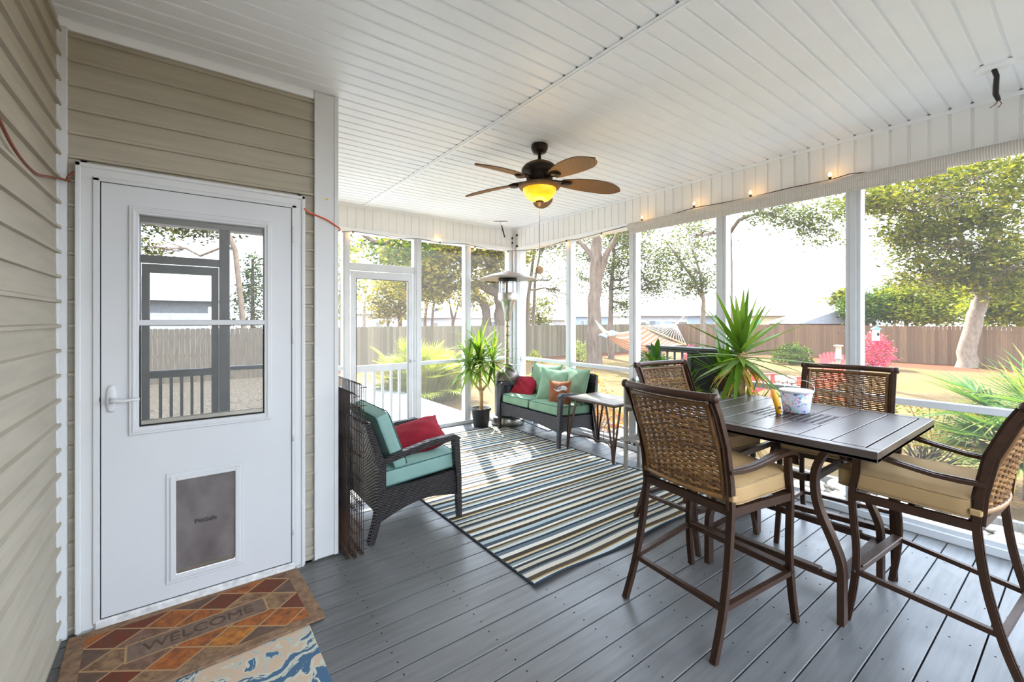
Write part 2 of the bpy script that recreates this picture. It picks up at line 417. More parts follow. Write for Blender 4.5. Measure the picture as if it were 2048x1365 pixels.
st = MB(); st.box((1.668, YB, ZC - .006), (1.715, YF, ZC + .004)); st.box((1.686, YB, ZC - .009), (1.697, YF, ZC - .005)); struct('trim_1', st, M['white'])
dk = MB()
for k in range(-8, 50):
    yy = .375 + k * .0988
    if YB < yy < YF: dk.box((1.664, yy - .008, ZC - .0008), (1.668, yy + .008, ZC + .0004)); dk.box((XR - .011, yy - .007, ZC - .001), (XR - .008, yy + .007, ZC + .0004))
struct('trim_2', dk, M['dark'])
# beams
bm = MB(); soffit(bm, 0, 0, ZC - .02, YB, YF, horiz=False, zb=ZB + .04, X=XR); bm.box((XR + .008, YB - .1, ZB), (XR + .14, YF + .15, ZC))
struct('trim_3', bm, M['beam'])
bm = MB(); soffit(bm, 0, 0, ZC - .02, .736, XR, phase=.80, horiz=False, zb=ZB + .04, Yp=YF); bm.box((.736, YF + .008, ZB), (XR + .14, YF + .14, ZC))
struct('trim_4', bm, M['beam'])
jt = MB()
jt.box((XR - .008, YB, ZC - .028), (XR, YF, ZC)); jt.box((XR - .012, YB, ZB - .005), (XR + .01, YF, ZB + .042), .003)
jt.box((.736, YF - .008, ZC - .028), (XR, YF, ZC)); jt.box((.736, YF - .012, ZB - .005), (XR, YF + .01, ZB + .042), .003)
jt.box((XL, YD - .02, ZC - .045), (.61, YD + .005, ZC), .002)
struct('trim_5', jt, M['white'])
rb = MB(); soffit(rb, 0, 0, ZC - .02, XL, XR, phase=.80, horiz=False, zb=ZB, Yp=YB - .02); rb.box((XL, YB - .16, ZB), (XR + .1, YB - .012, ZC)); struct('trim_6', rb, M['beam'])

# ------------------------------------------------------------------ siding walls
def siding(mb, fn, t0, t1, z0, z1, ztop=2.69, pitch=.1087):
    """fn(t, out, z) -> xyz ; t0..t1 along wall"""
    k = -1
    while True:
        zt = ztop - k * pitch; zb_ = zt - pitch; k += 1
        if zt <= z0: break
        a = min(zt, z1); b = max(zb_, z0)
        if a <= b: continue
        prof = [(.004, a), (.006, b + .018), (.019, b + .012), (.019, b), (.001, b - .002)]
        vs = []; fs = []
        for (o_, z) in prof: vs += [fn(t0, o_, z), fn(t1, o_, z)]
        for i in range(len(prof) - 1): fs.append((2 * i, 2 * i + 1, 2 * i + 3, 2 * i + 2))
        mb.add(vs, fs)
sw = MB(); siding(sw, lambda t, o_, z: (XL + o_, t, z), -1.6, YD, .0, ZC); sw.box((XL - .12, -1.6, -.4), (XL + .001, YD + .12, ZC)); struct('wall_left', sw, M['siding'])
sw = MB(); siding(sw, lambda t, o_, z: (t, YD - o_, z), XL, -.38, .03, 2.1465); siding(sw, lambda t, o_, z: (t, YD - o_, z), XL, .62, 2.1465, ZC, 2.69); siding(sw, lambda t, o_, z: (t, YD - o_, z), .54, .62, .03, 2.1465)
sw.box((XL, YD - .001, -.4), (-.36, YD + .1, ZC)); sw.box((.52, YD - .001, -.4), (.7, YD + .1, ZC)); sw.box((XL, YD - .001, 2.1), (.7, YD + .1, ZC))
sw.box((-.4, YD - .001, -.4), (.6, YD + .1, .01))
struct('wall_door', sw, M['siding'])
sw = MB(); siding(sw, lambda t, o_, z: (.74 + o_, t, z), YD + .05, YF, .0, ZC); sw.box((.6, YD + .1, -.4), (.741, YF + .15, ZC)); struct('wall_recess', sw, M['siding'])
# corner trims / posts
ct = MB(); ct.box((XL + .002, YD - .034, .0), (XL + .036, YD - .003, ZC - .04), .003); ct.box((XL + .002, YD - .036, .0), (XL + .012, YD - .05, ZC - .04), .002); struct('trim_7', ct, M['trimwhite'])
cp = MB(); cp.box((.609, YD - .025, .012), (.736, YD + .12, ZC), .004); cp.box((.716, YD - .03, .012), (.740, YD - .018, ZC), .002); cp.box((.605, YD - .03, .012), (.622, YD - .018, ZC), .002); struct('trim_8', cp, M['trimwhite'])
st_ = MB(); st_.lathe([(0, 0), (.006, 0), (.006, .001)], 8); st_.xf(Matrix.Translation((.672, YD - .026, 2.135)) @ Matrix.Rotation(R(90), 4, 'X') @ Matrix.Diagonal((1.6, .8, 1, 1)))
st2 = MB(); st2.box((.656, YD - .0265, 2.118), (.668, YD - .0255, 2.126)); st_.v += []; st_.build('trim_9', mat('yellow_paint_spot', s(236, 214, 60)), None, 'structure')

# ------------------------------------------------------------------ storm door (door_1)
door = bpy.data.objects.new('door_1', None); COL.objects.link(door); door['kind'] = 'structure'; door['label'] = 'white storm door with half glass and pet flap'
cs = MB()
for (x0, x1) in ((-.394, -.325), (.487, .552)):
    cs.box((x0, YD - .04, .016), (x1, YD + .02, 2.127), .004); 
cs.box((-.394, YD - .0405, 2.056), (.552, YD + .02, 2.127), .004)
cs.box((-.394, YD - .048, .016), (-.375, YD - .03, 2.127), .003); cs.box((.533, YD - .048, .016), (.552, YD - .03, 2.127), .003); cs.box((-.394, YD - .048, 2.108), (.552, YD - .03, 2.127), .003)
cs.build('casing', M['trimwhite'], door)
zb_ = MB(); zb_.box((-.335, YD - .05, .04), (-.312, YD - .02, 2.066), .002); zb_.box((.482, YD - .05, .04), (.505, YD - .02, 2.066), .002); zb_.box((-.335, YD - .05, 2.052), (.505, YD - .02, 2.072), .002)
for z in np.arange(.15, 2.05, .3):
    for x in (-.33, .5): zb_.lathe([(0, .002), (.003, .001)], 6, (0, 0, 0)); 
zb_.build('jamb', M['doorwhite'], door)
sl = MB(); ysl = YD - .045
sl.box((-.307, ysl, .055), (-.19, YD + .0, 2.049)); sl.box((.358, ysl, .055), (.479, YD, 2.049))
sl.box((-.19, ysl, 1.93), (.358, YD, 2.049)); sl.box((-.19, ysl, .65), (.358, YD, .9)); sl.box((-.19, ysl, .055), (-.055, YD, .65)); sl.box((.232, ysl, .055), (.358, YD, .65)); sl.box((-.055, ysl, .055), (.232, YD, .16))
sl.build('slab', M['doorwhite'], door)
gp = MB(); gp.box((-.311, ysl + .004, .05), (-.307, YD, 2.053)); gp.box((.479, ysl + .004, .05), (.483, YD, 2.053)); gp.box((-.311, ysl + .004, .046), (.483, YD, .056)); gp.box((-.311, ysl + .004, 2.049), (.483, YD, 2.053)); gp.build('weather_strip', M['dark'], door)
wf = MB(); yw = ysl - .012
def frame(mb, x0, x1, z0, z1, t, ya, yb, bev=.003):
    mb.box((x0, ya, z0), (x0 + t, yb, z1), bev); mb.box((x1 - t, ya, z0), (x1, yb, z1), bev)
    mb.box((x0 + t * .9, ya, z0), (x1 - t * .9, yb, z0 + t), bev); mb.box((x0 + t * .9, ya, z1 - t), (x1 - t * .9, yb, z1), bev)
frame(wf, -.212, .381, .876, 1.956, .036, yw, ysl + .02); frame(wf, -.2, .369, .888, 1.944, .012, yw - .004, yw + .01, .002)
wf.box((-.18, yw + .002, 1.392), (.35, ysl + .03, 1.42), .003)
wf.build('window_frame', M['doorwhite'], door)
up = MB(); up.box((-.178, ysl + .018, 1.41), (.347, ysl + .022, 1.922)); up.build('upper_pane', M['paneglass'], door)
lp = MB(); lp.box((-.172, ysl + .010, .914), (.345, ysl + .014, 1.394)); lp.build('lower_pane', M['paneglass'], door)
ls = MB(); frame(ls, -.175, .347, .912, 1.396, .006, ysl + .0, ysl + .012, .001); ls.build('screen_edge', M['blackmetal'], door)
l2 = MB(); l2.box((-.17, ysl + .002, .918), (.342, ysl + .01, .94), .002); l2.build('sash_rail', M['steel'], door)
hd = MB(); zc = 1.045
prof = []
def oval(mb, cx, zc, w_, h_, y0, y1, n=20):
    vs = []; 
    for yy, sc in ((y1, 1), (y0 + .003, 1), (y0, .85)):
        for k in range(n):
            a = 2 * PI * k / n; ca, sa = math.cos(a), math.sin(a)
            vs.append((cx + w_ * sc * math.copysign(abs(ca) ** .7, ca), yy, zc + h_ * sc * math.copysign(abs(sa) ** .8, sa)))
    fs = [tuple(j * n + k for k in (a, (a + 1) % n)) + ((j + 1) * n + (a + 1) % n, (j + 1) * n + a) for j in (0, 1) for a in range(n)] + [tuple(2 * n + k for k in range(n))]
    mb.add(vs, fs, True)
oval(hd, -.272, 1.055, .018, .062, ysl - .012, ysl); hd.build('handle_plate', M['doorwhite'], door)
hl = MB(); hl.tube([(-.272, ysl, 1.05), (-.272, ysl - .05, 1.05)], .012, 12); hl.tube([(-.274, ysl - .05, 1.05), (-.25, ysl - .053, 1.052), (-.225, ysl - .052, 1.046), (-.2, ysl - .052, 1.05), (-.17, ysl - .05, 1.05)], [.011, .0095, .007, .007, .006], 10)
hl.build('handle', M['doorwhite'], door)
lk = MB(); lk.box((-.318, ysl - .004, 1.046), (-.307, ysl + .002, 1.066)); lk.build('latch', M['blackmetal'], door)
for z in (.25, .78, 1.33, 1.9):
    hg = MB(); hg.tube([(.487, ysl - .004, z - .045), (.487, ysl - .004, z + .045)], .006, 8); hg.build('hinge', M['doorwhite'], door)
pf = MB(); frame(pf, -.075, .25, .125, .665, .03, ysl - .006, ysl + .01, .002); frame(pf, -.06, .235, .14, .65, .024, ysl - .012, ysl + .01, .003); pf.build('pet_door_frame', M['doorwhite'], door)
g = NG('smoked_flap'); n_ = g.noise(g.coord((1, 1, .6)), 7, 5); g.color(g.ramp(n_, [(.3, s(84, 76, 76)), (.7, s(126, 120, 118))])); g.b.inputs['Roughness'].default_value = .3; g.bump(g.noise(g.coord((1, 1, 2)), 4, 2), .3, .01)
fp = MB(); fp.grid(lambda u, v: (-.038 + .25 * u, ysl - .002 + .004 * math.sin(v * 7), .172 + .452 * v), 8, 16); fp.box((-.038, ysl + .0, .17), (.212, ysl + .004, .624)); fpo = fp.build('pet_flap', g.m, door)
mg = MB(); mg.box((-.034, ysl - .01, .168), (.208, ysl + .002, .188), .002); mg.build('magnet_strip', M['steel'], fpo)
def text(body, size, loc, rot, m, name, parent=None, ext=.0008, align='CENTER', shear=0):
    cu = bpy.data.curves.new(name, 'FONT'); cu.body = body; cu.size = size; cu.extrude = ext; cu.align_x = align; cu.align_y = 'CENTER'; cu.shear = shear
    o = bpy.data.objects.new(name, cu); COL.objects.link(o)
    dg = bpy.context.evaluated_depsgraph_get(); me = bpy.data.meshes.new_from_object(o.evaluated_get(dg)); bpy.data.objects.remove(o)
    o = bpy.data.objects.new(name, me); COL.objects.link(o); me.materials.clear(); me.materials.append(m)
    o.location = loc; o.rotation_euler = rot
    if parent: o.parent = parent
    return o
text('PetSafe', .032, (.085, ysl - .007, .405), (R(90), 0, 0), mat('flap_lettering', s(66, 60, 60), .3), 'lettering', fpo)
th = MB(); th.box((-.33, YD - .055, .008), (.5, YD + .02, .05), .006); th.box((-.39, YD - .03, .0), (.55, YD + .02, .02)); th.build('threshold', mat('chipped_paint', s(208, 208, 206), .7, var=.25, vs=25), door)

# ------------------------------------------------------------------ screen walls: posts, rails, sills
posts_r = [(4.107, 3.989), (3.102, 3.002), (2.105, 2.026), (1.109, 1.05), (.12, .05)]
n_t = 30
for (a, b) in posts_r:
    mb = MB(); c0 = (a + b) / 2; mb.box((XR, c0 - .047, 0), (XR + .09, c0 + .047, ZB), .004); mb.box((XR - .006, c0 - .02, 0), (XR, c0 + .02, ZB), .002); struct('trim_%d' % n_t, mb, M['whitepaint']); n_t += 1
mb = MB(); mb.box((XR - .01, YF - .14, 0), (XR + .1, YF + .1, ZB), .004); mb.box((XR - .11, YF, 0), (XR, YF + .1, ZB), .004); mb.box((XR - .045, YF - .05, 0), (XR - .005, YF - .01, ZC - .1), .003); struct('trim_%d' % n_t, mb, M['whitepaint']); n_t += 1
bo = MB()
for (x, y, z) in ((XR - .05, YF - .012, 2.62), (XR - .05, YF - .012, 2.55), (XR - .012, YF - .07, 2.66), (XR - .012, YF - .07, 2.5)): bo.box((x - .012, y - .012, z - .012), (x + .012, y + .012, z + .012), .004)
struct('trim_%d' % n_t, bo, M['blackmetal']); n_t += 1
for (a, b) in ((1.445, 1.527), (2.317, 2.42), (3.061, 3.156)):
    mb = MB(); mb.box((a, YF, 0), (b, YF + .09, ZB), .004); mb.box(((a + b) / 2 - .02, YF - .006, 0), ((a + b) / 2 + .02, YF, ZB), .002); struct('trim_%d' % n_t, mb, M['whitepaint']); n_t += 1
mb = MB(); mb.box((XR + .005, YB, .84), (XR + .06, YF, .885), .003); struct('trim_%d' % n_t, mb, M['whitepaint']); n_t += 1
mb = MB(); mb.box((2.40, YF + .005, .84), (XR, YF + .06, .885), .003); mb.box((.74, YF + .005, .84), (1.46, YF + .06, .885), .003); struct('trim_%d' % n_t, mb, M['whitepaint']); n_t += 1
mb = MB(); mb.box((XR - .02, YB, 0), (XR + .09, YF, .055), .004); mb.box((XR + .0, YB, .05), (XR + .07, YF, .085), .003); struct('trim_%d' % n_t, mb, M['whitepaint']); n_t += 1
mb = MB(); mb.box((2.4, YF - .02, 0), (XR, YF + .09, .05), .004); mb.box((.74, YF - .02, 0), (1.46, YF + .09, .05), .004); struct('trim_%d' % n_t, mb, M['whitepaint']); n_t += 1
# screens
wn = 1
ys = [YF - .1, 4.05, 3.052, 2.065, 1.08, .085, YB]
for i in range(len(ys) - 1):
    mb = MB(); x = XR + .045
    mb.add([(x, ys[i + 1], .07), (x, ys[i], .07), (x, ys[i], ZB), (x, ys[i + 1], ZB)], [(0, 1, 2, 3)]); struct('window_%d' % wn, mb, M['screen']); wn += 1
for (a, b) in ((.74, 1.47), (2.4, 3.1), (3.12, 3.85)):
    mb = MB(); yy = YF + .045; mb.add([(a, yy, .04), (b, yy, .04), (b, yy, ZB), (a, yy, ZB)], [(0, 1, 2, 3)]); struct('window_%d' % wn, mb, M['screen']); wn += 1
mb = MB(); yy = YF + .045; mb.add([(1.5, yy, 2.07), (2.33, yy, 2.07), (2.33, yy, ZB), (1.5, yy, ZB)], [(0, 1, 2, 3)]); struct('window_%d' % wn, mb, M['screen']); wn += 1
mb = MB(); mb.box((1.52, YF, 2.0), (2.33, YF + .09, 2.085), .003); struct('trim_%d' % n_t, mb, M['whitepaint']); n_t += 1
# screen door (door_2)
def screen_door(name, x0, x1, y0, y1, ztop, m, label):
    d2 = bpy.data.objects.new(name, None); COL.objects.link(d2); d2['kind'] = 'structure'; d2['label'] = label
    mb = MB(); yc = (y0 + y1) / 2; t = .065
    mb.box((x0, y0, .02), (x0 + t, y1, ztop), .003); mb.box((x1 - t, y0, .02), (x1, y1, ztop), .003); mb.box((x0 + t, y0, ztop - .09), (x1 - t, y1, ztop), .003)
    mb.box((x0 + t, y0, .02), (x1 - t, y1, .155), .003); mb.build('door_frame', m, d2)
    mb = MB(); mb.box((x0 + t, y0 - .004, .80), (x1 - t, y1 - .004, .88), .003); mb.build('rail', m, d2)
    for k in range(5):
        xx = x0 + t + (x1 - x0 - 2 * t) * (k + 1) / 6
        mb = MB(); mb.box((xx - .014, yc - .014, .155), (xx + .014, yc + .012, .80)); mb.build('baluster', m, d2)
    mb = MB(); mb.add([(x0 + t, yc + .016, .15), (x1 - t, yc + .016, .15), (x1 - t, yc + .016, ztop - .09), (x0 + t, yc + .016, ztop - .09)], [(0, 1, 2, 3)]); mb.build('insect_screen', M['screen'], d2)
    mb = MB(); frame(mb, x0 + t - .004, x1 - t + .004, .145, ztop - .086, .006, y0 - .003, y0 + .006, 0); mb.build('spline', M['blackmetal'], d2)
    return d2
d2 = screen_door('door_2', 1.54, 2.305, YF + .012, YF + .045, 1.99, M['whitepaint'], 'white screen door with lower balusters')
hk = MB(); hk.tube([(2.27, YF + .005, .9), (2.3, YF - .012, .905), (2.34, YF - .01, .9)], .003, 6); hk.tube([(2.27, YF + .01, .88), (2.27, YF + .01, .92)], .006, 6); hk.build('hook_latch', M['steel'], d2)
# rear screen wall (seen mirrored in the door glass)
gm = M['whitepaint']
for x in (-.42, .36, 1.3, 2.3, 3.2):
    mb = MB(); mb.box((x - .05, YB - .1, 0), (x + .05, YB - .01, ZB), .004); struct('trim_%d' % n_t, mb, gm); n_t += 1
mb = MB(); mb.box((.41, YB - .08, .84), (XR, YB - .03, .885), .003); mb.box((-.4, YB - .1, 2.02), (.31, YB - .02, 2.1), .003); mb.box((.4, YB - .1, 0), (XR, YB - .01, .05)); struct('trim_%d' % n_t, mb, gm); n_t += 1
screen_door('door_3', -.365, .305, YB - .075, YB - .04, 2.01, gm, 'rear screen door mirrored in the storm door glass')
for (a, b) in ((.41, 1.25), (1.35, 2.25), (2.35, 3.15), (3.25, 3.9)):
    mb = MB(); mb.add([(a, YB - .055, .04), (b, YB - .055, .04), (b, YB - .055, ZB), (a, YB - .055, ZB)], [(0, 1, 2, 3)]); struct('window_%d' % wn, mb, M['screen']); wn += 1
#@@PART2
# ------------------------------------------------------------------ ground outside
FY, FX = 18.9, 28.8
def gz(x, y):
    dx = max(0, x - XR); dy = max(0, y - 10); dn = max(0, -y - 2)
    d = math.hypot(dx, max(dy, dn)); t = min(1, max(0, (d - 1.2) / 10)); t = t * t * (3 - 2 * t)
    return -.32 - .38 * t
g = NG('lawn'); v = g.coord(); sx = g.n('SeparateXYZ'); g.l(v, sx.inputs[0]); X_, Y_ = sx.outputs[0], sx.outputs[1]
n1 = g.noise(v, .45, 6, .6); n2 = g.noise(v, 24, 6, .75); n3 = g.noise(v, 60, 2)
base = g.ramp(n2, [(.3, s(88, 70, 46)), (.7, s(130, 104, 68))])
green = g.mix(g.ramp(n1, [(.5, (0, 0, 0)), (.64, (.5, .5, .5))]), base, s(98, 88, 38))
wob = g.math('MULTIPLY', g.math('SUBTRACT', n1, .5), 5.0)
def band(c, lim):  # 1 where coordinate + wobble beyond lim
    return g.math('GREATER_THAN', g.math('ADD', c, wob), lim)
straw = g.math('MAXIMUM', band(X_, FX - 3.4), band(Y_, FY - 2.2))
# straw circle at the big oak and near the porch
strawc = g.ramp(n2, [(.35, s(84, 54, 38)), (.65, s(120, 78, 52))])
c1 = g.mix(straw, green, strawc)
near = g.math('MULTIPLY', g.math('LESS_THAN', X_, 5.55), g.math('LESS_THAN', Y_, 5.4))
pebc = g.ramp(g.noise(v, 22, 3), [(.35, s(80, 70, 58)), (.6, s(140, 130, 114))])
c2 = g.mix(near, c1, pebc); g.color(c2); g.b.inputs['Roughness'].default_value = .95; g.b.inputs['Specular IOR Level'].default_value = .1
g.bump(g.noise(v, 26, 5, .7), .8, .05)
M['lawn'] = g.m
gr = MB()
xs = [-40, -20, -10, -4, 0, 2, 3.91, 4.4, 5, 5.6, 6.5, 8, 10, 12, 15, 18, 22, 26, 30, 40, 60, 90, 130]
yv = [-60, -30, -18, -13, -9, -6, -4, -2, -1, -.45, 2, 5.18, 8, 10, 11, 12, 13, 15, 17, 19, 24, 35, 60, 90, 130]
gr.add([(x, y, gz(x, y)) for y in yv for x in xs], [(j * len(xs) + i, j * len(xs) + i + 1, (j + 1) * len(xs) + i + 1, (j + 1) * len(xs) + i) for j in range(len(yv) - 1) for i in range(len(xs) - 1)], True)
gro = gr.build('lawn', M['lawn'], None, 'structure'); gro['label'] = 'dry winter lawn with pine straw along the fence'
# outdoor deck
od = MB(); y = YF + .1
while y < 10: od.box((-2.5, y, -.09), (3.57, y + .134, -.05), .002); y += .14
od.box((3.52, YF + .1, -.45), (3.56, 10, -.09)); od.box((-2.5, 9.9, -.45), (3.56, 9.96, -.09))
odo = od.build('outdoor_deck', M['deckout'], None, 'structure')

def fence(name, p0, p1, label, fm=None):
    fm = fm or M['fence']
    rn = random.Random(3); P0 = Vector(p0); d = Vector(p1) - P0; L = d.length; d.normalize(); nrm = Vector((-d.y, d.x))
    mb = MB(); k = 0; t = 0
    while t < L:
        wv = .138; a = P0 + d * t; b = P0 + d * (t + wv); z0 = -.72; z1 = 1.12 + rn.uniform(-.012, .012); th_ = .02; o_ = nrm * (th_ + rn.uniform(0, .006)); c = .03
        a1 = a + d * c; b1 = b - d * c
        pr = [(a, z0), (b, z0), (b, z1 - c), (b1, z1), (a1, z1), (a, z1 - c)]
        vs = [(p.x, p.y, z) for p, z in pr] + [(p.x + o_.x, p.y + o_.y, z) for p, z in pr]
        mb.add(vs, [(0, 1, 2, 3, 4, 5), (11, 10, 9, 8, 7, 6)] + [(i, i + 6, (i + 1) % 6 + 6, (i + 1) % 6) for i in range(6)])
        t += .143
    o = mb.build(name, fm); tag(o, label, 'fence')
    rl = MB()
    for z in (-.4, .2, .85):
        q0 = P0 + nrm * .05; q1 = P0 + d * L + nrm * .05; rl.tube([(q0.x, q0.y, z), (q1.x, q1.y, z)], .045, w=.02, up=(0, 0, 1))
    rl.build('rail', M['fence'], o); return o
fence('wooden_fence', (-14, FY), (FX, FY), 'weathered board privacy fence across the left and back of the yard', M['fencegrey'])
fence('wooden_fence', (FX, FY), (FX, -14), 'brown board privacy fence along the right side of the yard behind the leaning tree')
fence('wooden_fence', (8, -13), (-14, -13), 'grey board fence mirrored in the storm door glass', mat('old_fence_grey', s(92, 86, 76), .9, var=.35, vs=5, stretch=(7, 7, .4)))

# ------------------------------------------------------------------ vegetation
def leaf_cloud(mb, centres, per, spread, size, seed, flat=.7, ups=0):
    rn = np.random.RandomState(seed); cs_ = np.array([tuple(c) for c in centres]); n = len(cs_) * per
    c = np.repeat(cs_, per, 0) + rn.normal(0, 1, (n, 3)) * spread * np.array([1, 1, flat])
    a = rn.normal(0, 1, (n, 3)); a[:, 2] = a[:, 2] * .5 + ups; a /= np.linalg.norm(a, axis=1)[:, None]
    b = rn.normal(0, 1, (n, 3)); b -= a * (a * b).sum(1)[:, None]; b /= np.linalg.norm(b, axis=1)[:, None]
    sz = size * rn.uniform(.6, 1.3, n)[:, None]
    p0 = c - a * sz; p1 = c + b * sz * .42; p2 = c + a * sz; p3 = c - b * sz * .42
    V = np.stack([p0, p1, p2, p3], 1).reshape(-1, 3); o = len(mb.v)
    mb.v.extend(map(tuple, V.tolist())); mb.f.extend([(o + 4 * i, o + 4 * i + 1, o + 4 * i + 2, o + 4 * i + 3) for i in range(n)]); mb.s.extend([False] * n); mb.mi.extend([0] * n)
def limb(mb, a, b, r0, r1, rn, n=6, wob=.08, sag=0):
    a = Vector(a); b = Vector(b); L = (b - a).length; pts = []
    for i in range(n + 1):
        t = i / n; k = 0 if i in (0, n) else 1
        p = a.lerp(b, t) + Vector((rn.uniform(-1, 1), rn.uniform(-1, 1), rn.uniform(-1, 1))) * wob * L * k * .5 + Vector((0, 0, sag * math.sin(t * PI) * L)); pts.append(p)
    mb.tube(pts, [r0 + (r1 - r0) * i / n for i in range(n + 1)], 7 if r0 > .05 else 4, cap=False); return pts
def tree(name, label, cat, trunks, blobs, bark, leafm, seed=1, twigs=40, per=26, leaf=.1, spread=.3, group=None, limbs=True, bare=0):
    """trunks: list of [(point,radius)...]; blobs: (centre, (rx,ry,rz) or r, n twigs)"""
    rn = random.Random(seed); b0 = trunks[0][0][0]
    root = thing(name, label, cat, tuple(b0), 0, group); o0 = Vector(b0)
    wd = MB(); ends = []; trunks = [[(Vector(tr_[0][0]) - Vector((0, 0, .35 if i_ == 0 or Vector(tr_[0][0]).z < -.1 else 0)), tr_[0][1])] + list(tr_[1:]) for i_, tr_ in enumerate(trunks)]
    for tr_ in trunks:
        pts = [Vector(p) - o0 for p, r in tr_]; rs = [r for p, r in tr_]
        P = []; RR = []
        for i in range(len(pts) - 1):
            for k in range(4):
                t = k / 4; P.append(pts[i].lerp(pts[i + 1], t) + Vector((rn.uniform(-1, 1), rn.uniform(-1, 1), 0)) * rs[i] * .18 * (k > 0)); RR.append(rs[i] + (rs[i + 1] - rs[i]) * t)
        P.append(pts[-1]); RR.append(rs[-1]); RR[0] *= 1.2
        wd.tube(P, RR, 10, cap=False); ends += [(P[i], RR[i]) for i in range(len(P) // 3, len(P))]
    cent = []
    for (c, r, nt_) in blobs:
        c = Vector(c) - o0; r3 = (r, r, r * .7) if not isinstance(r, tuple) else r
        e = min(ends, key=lambda q: (q[0] - c).length + (1.5 if q[0].z > c.z + .3 else 0))
        rr_ = min(e[1] * .6, .12)
        lp_ = limb(wd, e[0], c, rr_, rr_ * .35, rn, 6, .14) if limbs else [c]
        for _ in range(nt_):
            while True:
                q = Vector((rn.uniform(-1, 1), rn.uniform(-1, 1), rn.uniform(-1, 1)))
                if .1 < q.length < 1: break
            q = q * (q.length ** -.35)
            p = c + Vector((q.x * r3[0], q.y * r3[1], q.z * r3[2])); cent.append(p)
            if limbs and (rn.random() < .6 or bare):
                limb(wd, lp_[rn.randint(len(lp_) // 2, len(lp_) - 1)], p, rr_ * .3 + .004, .006, rn, 4, .25)
    wd.build('trunk', bark, root)
    if leafm is not None and per:
        lf = MB(); leaf_cloud(lf, cent, per, spread, leaf, seed); lf.build('foliage', leafm, root)
    return root
GA = lambda px, d, dz=0: (lambda p: Vector((p.x, p.y, gz(p.x, p.y) + dz)))(at(px, 640, d))

# big oak in the yard
tree('oak_tree', 'thick grey trunked oak forking into two limbs left of the hammock', 'tree',
     [[(GA(1187, 19.5), .36), (at(1189, 640, 19.5), .30), (at(1190, 560, 19.5), .27), (at(1192, 500, 19.5), .25), (at(1200, 440, 19.5), .16), (at(1210, 380, 19.5), .1)],
      [(at(1196, 560, 19.5), .16), (at(1212, 510, 19.3), .14), (at(1235, 470, 19), .1), (at(1262, 430, 18.6), .07)],
      [(at(1187, 520, 19.5), .13), (at(1168, 492, 19.6), .1), (at(1140, 470, 20), .05)]],
     [(at(1150, 420, 20), 1.5, 26), (at(1240, 400, 18), 1.6, 26), (at(1100, 500, 22), (1.2, 1.2, .8), 12), (at(1280, 470, 18), (1.0, 1.0, .8), 22), (at(1200, 330, 19), 2.4, 40)],
     M['bark'], M['leaf_grey'], 11, per=24, leaf=.08, spread=.26)
tree('evergreen_tree', 'grey green small leafed tree behind the big oak', 'tree',
     [[(GA(1222, 24), .17), (at(1221, 640, 24), .14), (at(1224, 560, 24), .11), (at(1228, 500, 24), .08)], [(GA(1196, 25), .12), (at(1197, 600, 25), .1), (at(1200, 520, 25), .07)]],
     [(at(1228, 505, 24), (1.4, 1.4, 1.3), 60), (at(1215, 570, 24), (1.4, 1.4, .9), 28), (at(1245, 560, 24), (.9, .9, 1.1), 30), (at(1175, 520, 25), (1, 1, .9), 26), (at(1295, 520, 23), (1.3, 1.3, .9), 55), (at(1296, 575, 24), (.9, .9, .8), 26), (at(1160, 560, 26), (.8, .8, .9), 20), (at(1270, 480, 23), 1.2, 36), (at(1165, 490, 25), (1.2, 1.2, 1), 44), (at(1240, 455, 23), (1.4, 1.3, .9), 60), (at(1250, 610, 24), (.8, .8, .5), 24), (at(1320, 560, 24), (1.0, 1, .9), 36)],
     M['bark'], M['leaf_grey'], 12, per=26, leaf=.085, spread=.24)
tree('slender_tree', 'sparse tree with curving trunk and grey green leaves behind the trellis planter', 'tree',
     [[(GA(1405, 22), .13), (at(1406, 640, 22), .12), (at(1407, 600, 22), .09), (at(1388, 560, 22), .07), (at(1352, 510, 22), .05), (at(1330, 480, 22), .03)], [(at(1407, 600, 22), .08), (at(1400, 545, 22), .06), (at(1385, 500, 22), .05)]],
     [(at(1395, 545, 22), (1.3, 1.3, .8), 60), (at(1375, 580, 22), (.9, .9, .4), 26), (at(1400, 490, 22), (1.2, 1.2, .8), 34), (at(1350, 500, 22), (.9, .9, .8), 20), (at(1380, 440, 22), (1.6, 1.6, .6), 20)],
     M['barkpale'], M['leaf_grey'], 13, per=24, leaf=.085, spread=.24)
tree('tall_tree', 'straight grey trunked tree behind the porch post and large yucca', 'tree',
     [[(GA(1458, 20), .21), (at(1458, 640, 20), .19), (at(1456, 500, 20), .17), (at(1454, 430, 20), .15), (at(1458, 360, 19), .1)], [(at(1456, 470, 20), .09), (at(1478, 440, 19), .08), (at(1520, 425, 18), .05), (at(1580, 440, 17), .03)]],
     [(at(1540, 425, 17.5), (1.3, 1.3, .35), 50), (at(1600, 445, 17), (1.0, 1.0, .35), 44), (at(1640, 470, 17), (.8, .8, .35), 30), (at(1500, 400, 18), (1.2, 1.2, .5), 40), (at(1665, 425, 16), (.9, .9, .5), 34), (at(1400, 470, 20), (1.2, 1.2, .6), 22)],
     M['bark'], M['leaf_grey'], 14, per=20, leaf=.075, spread=.2)
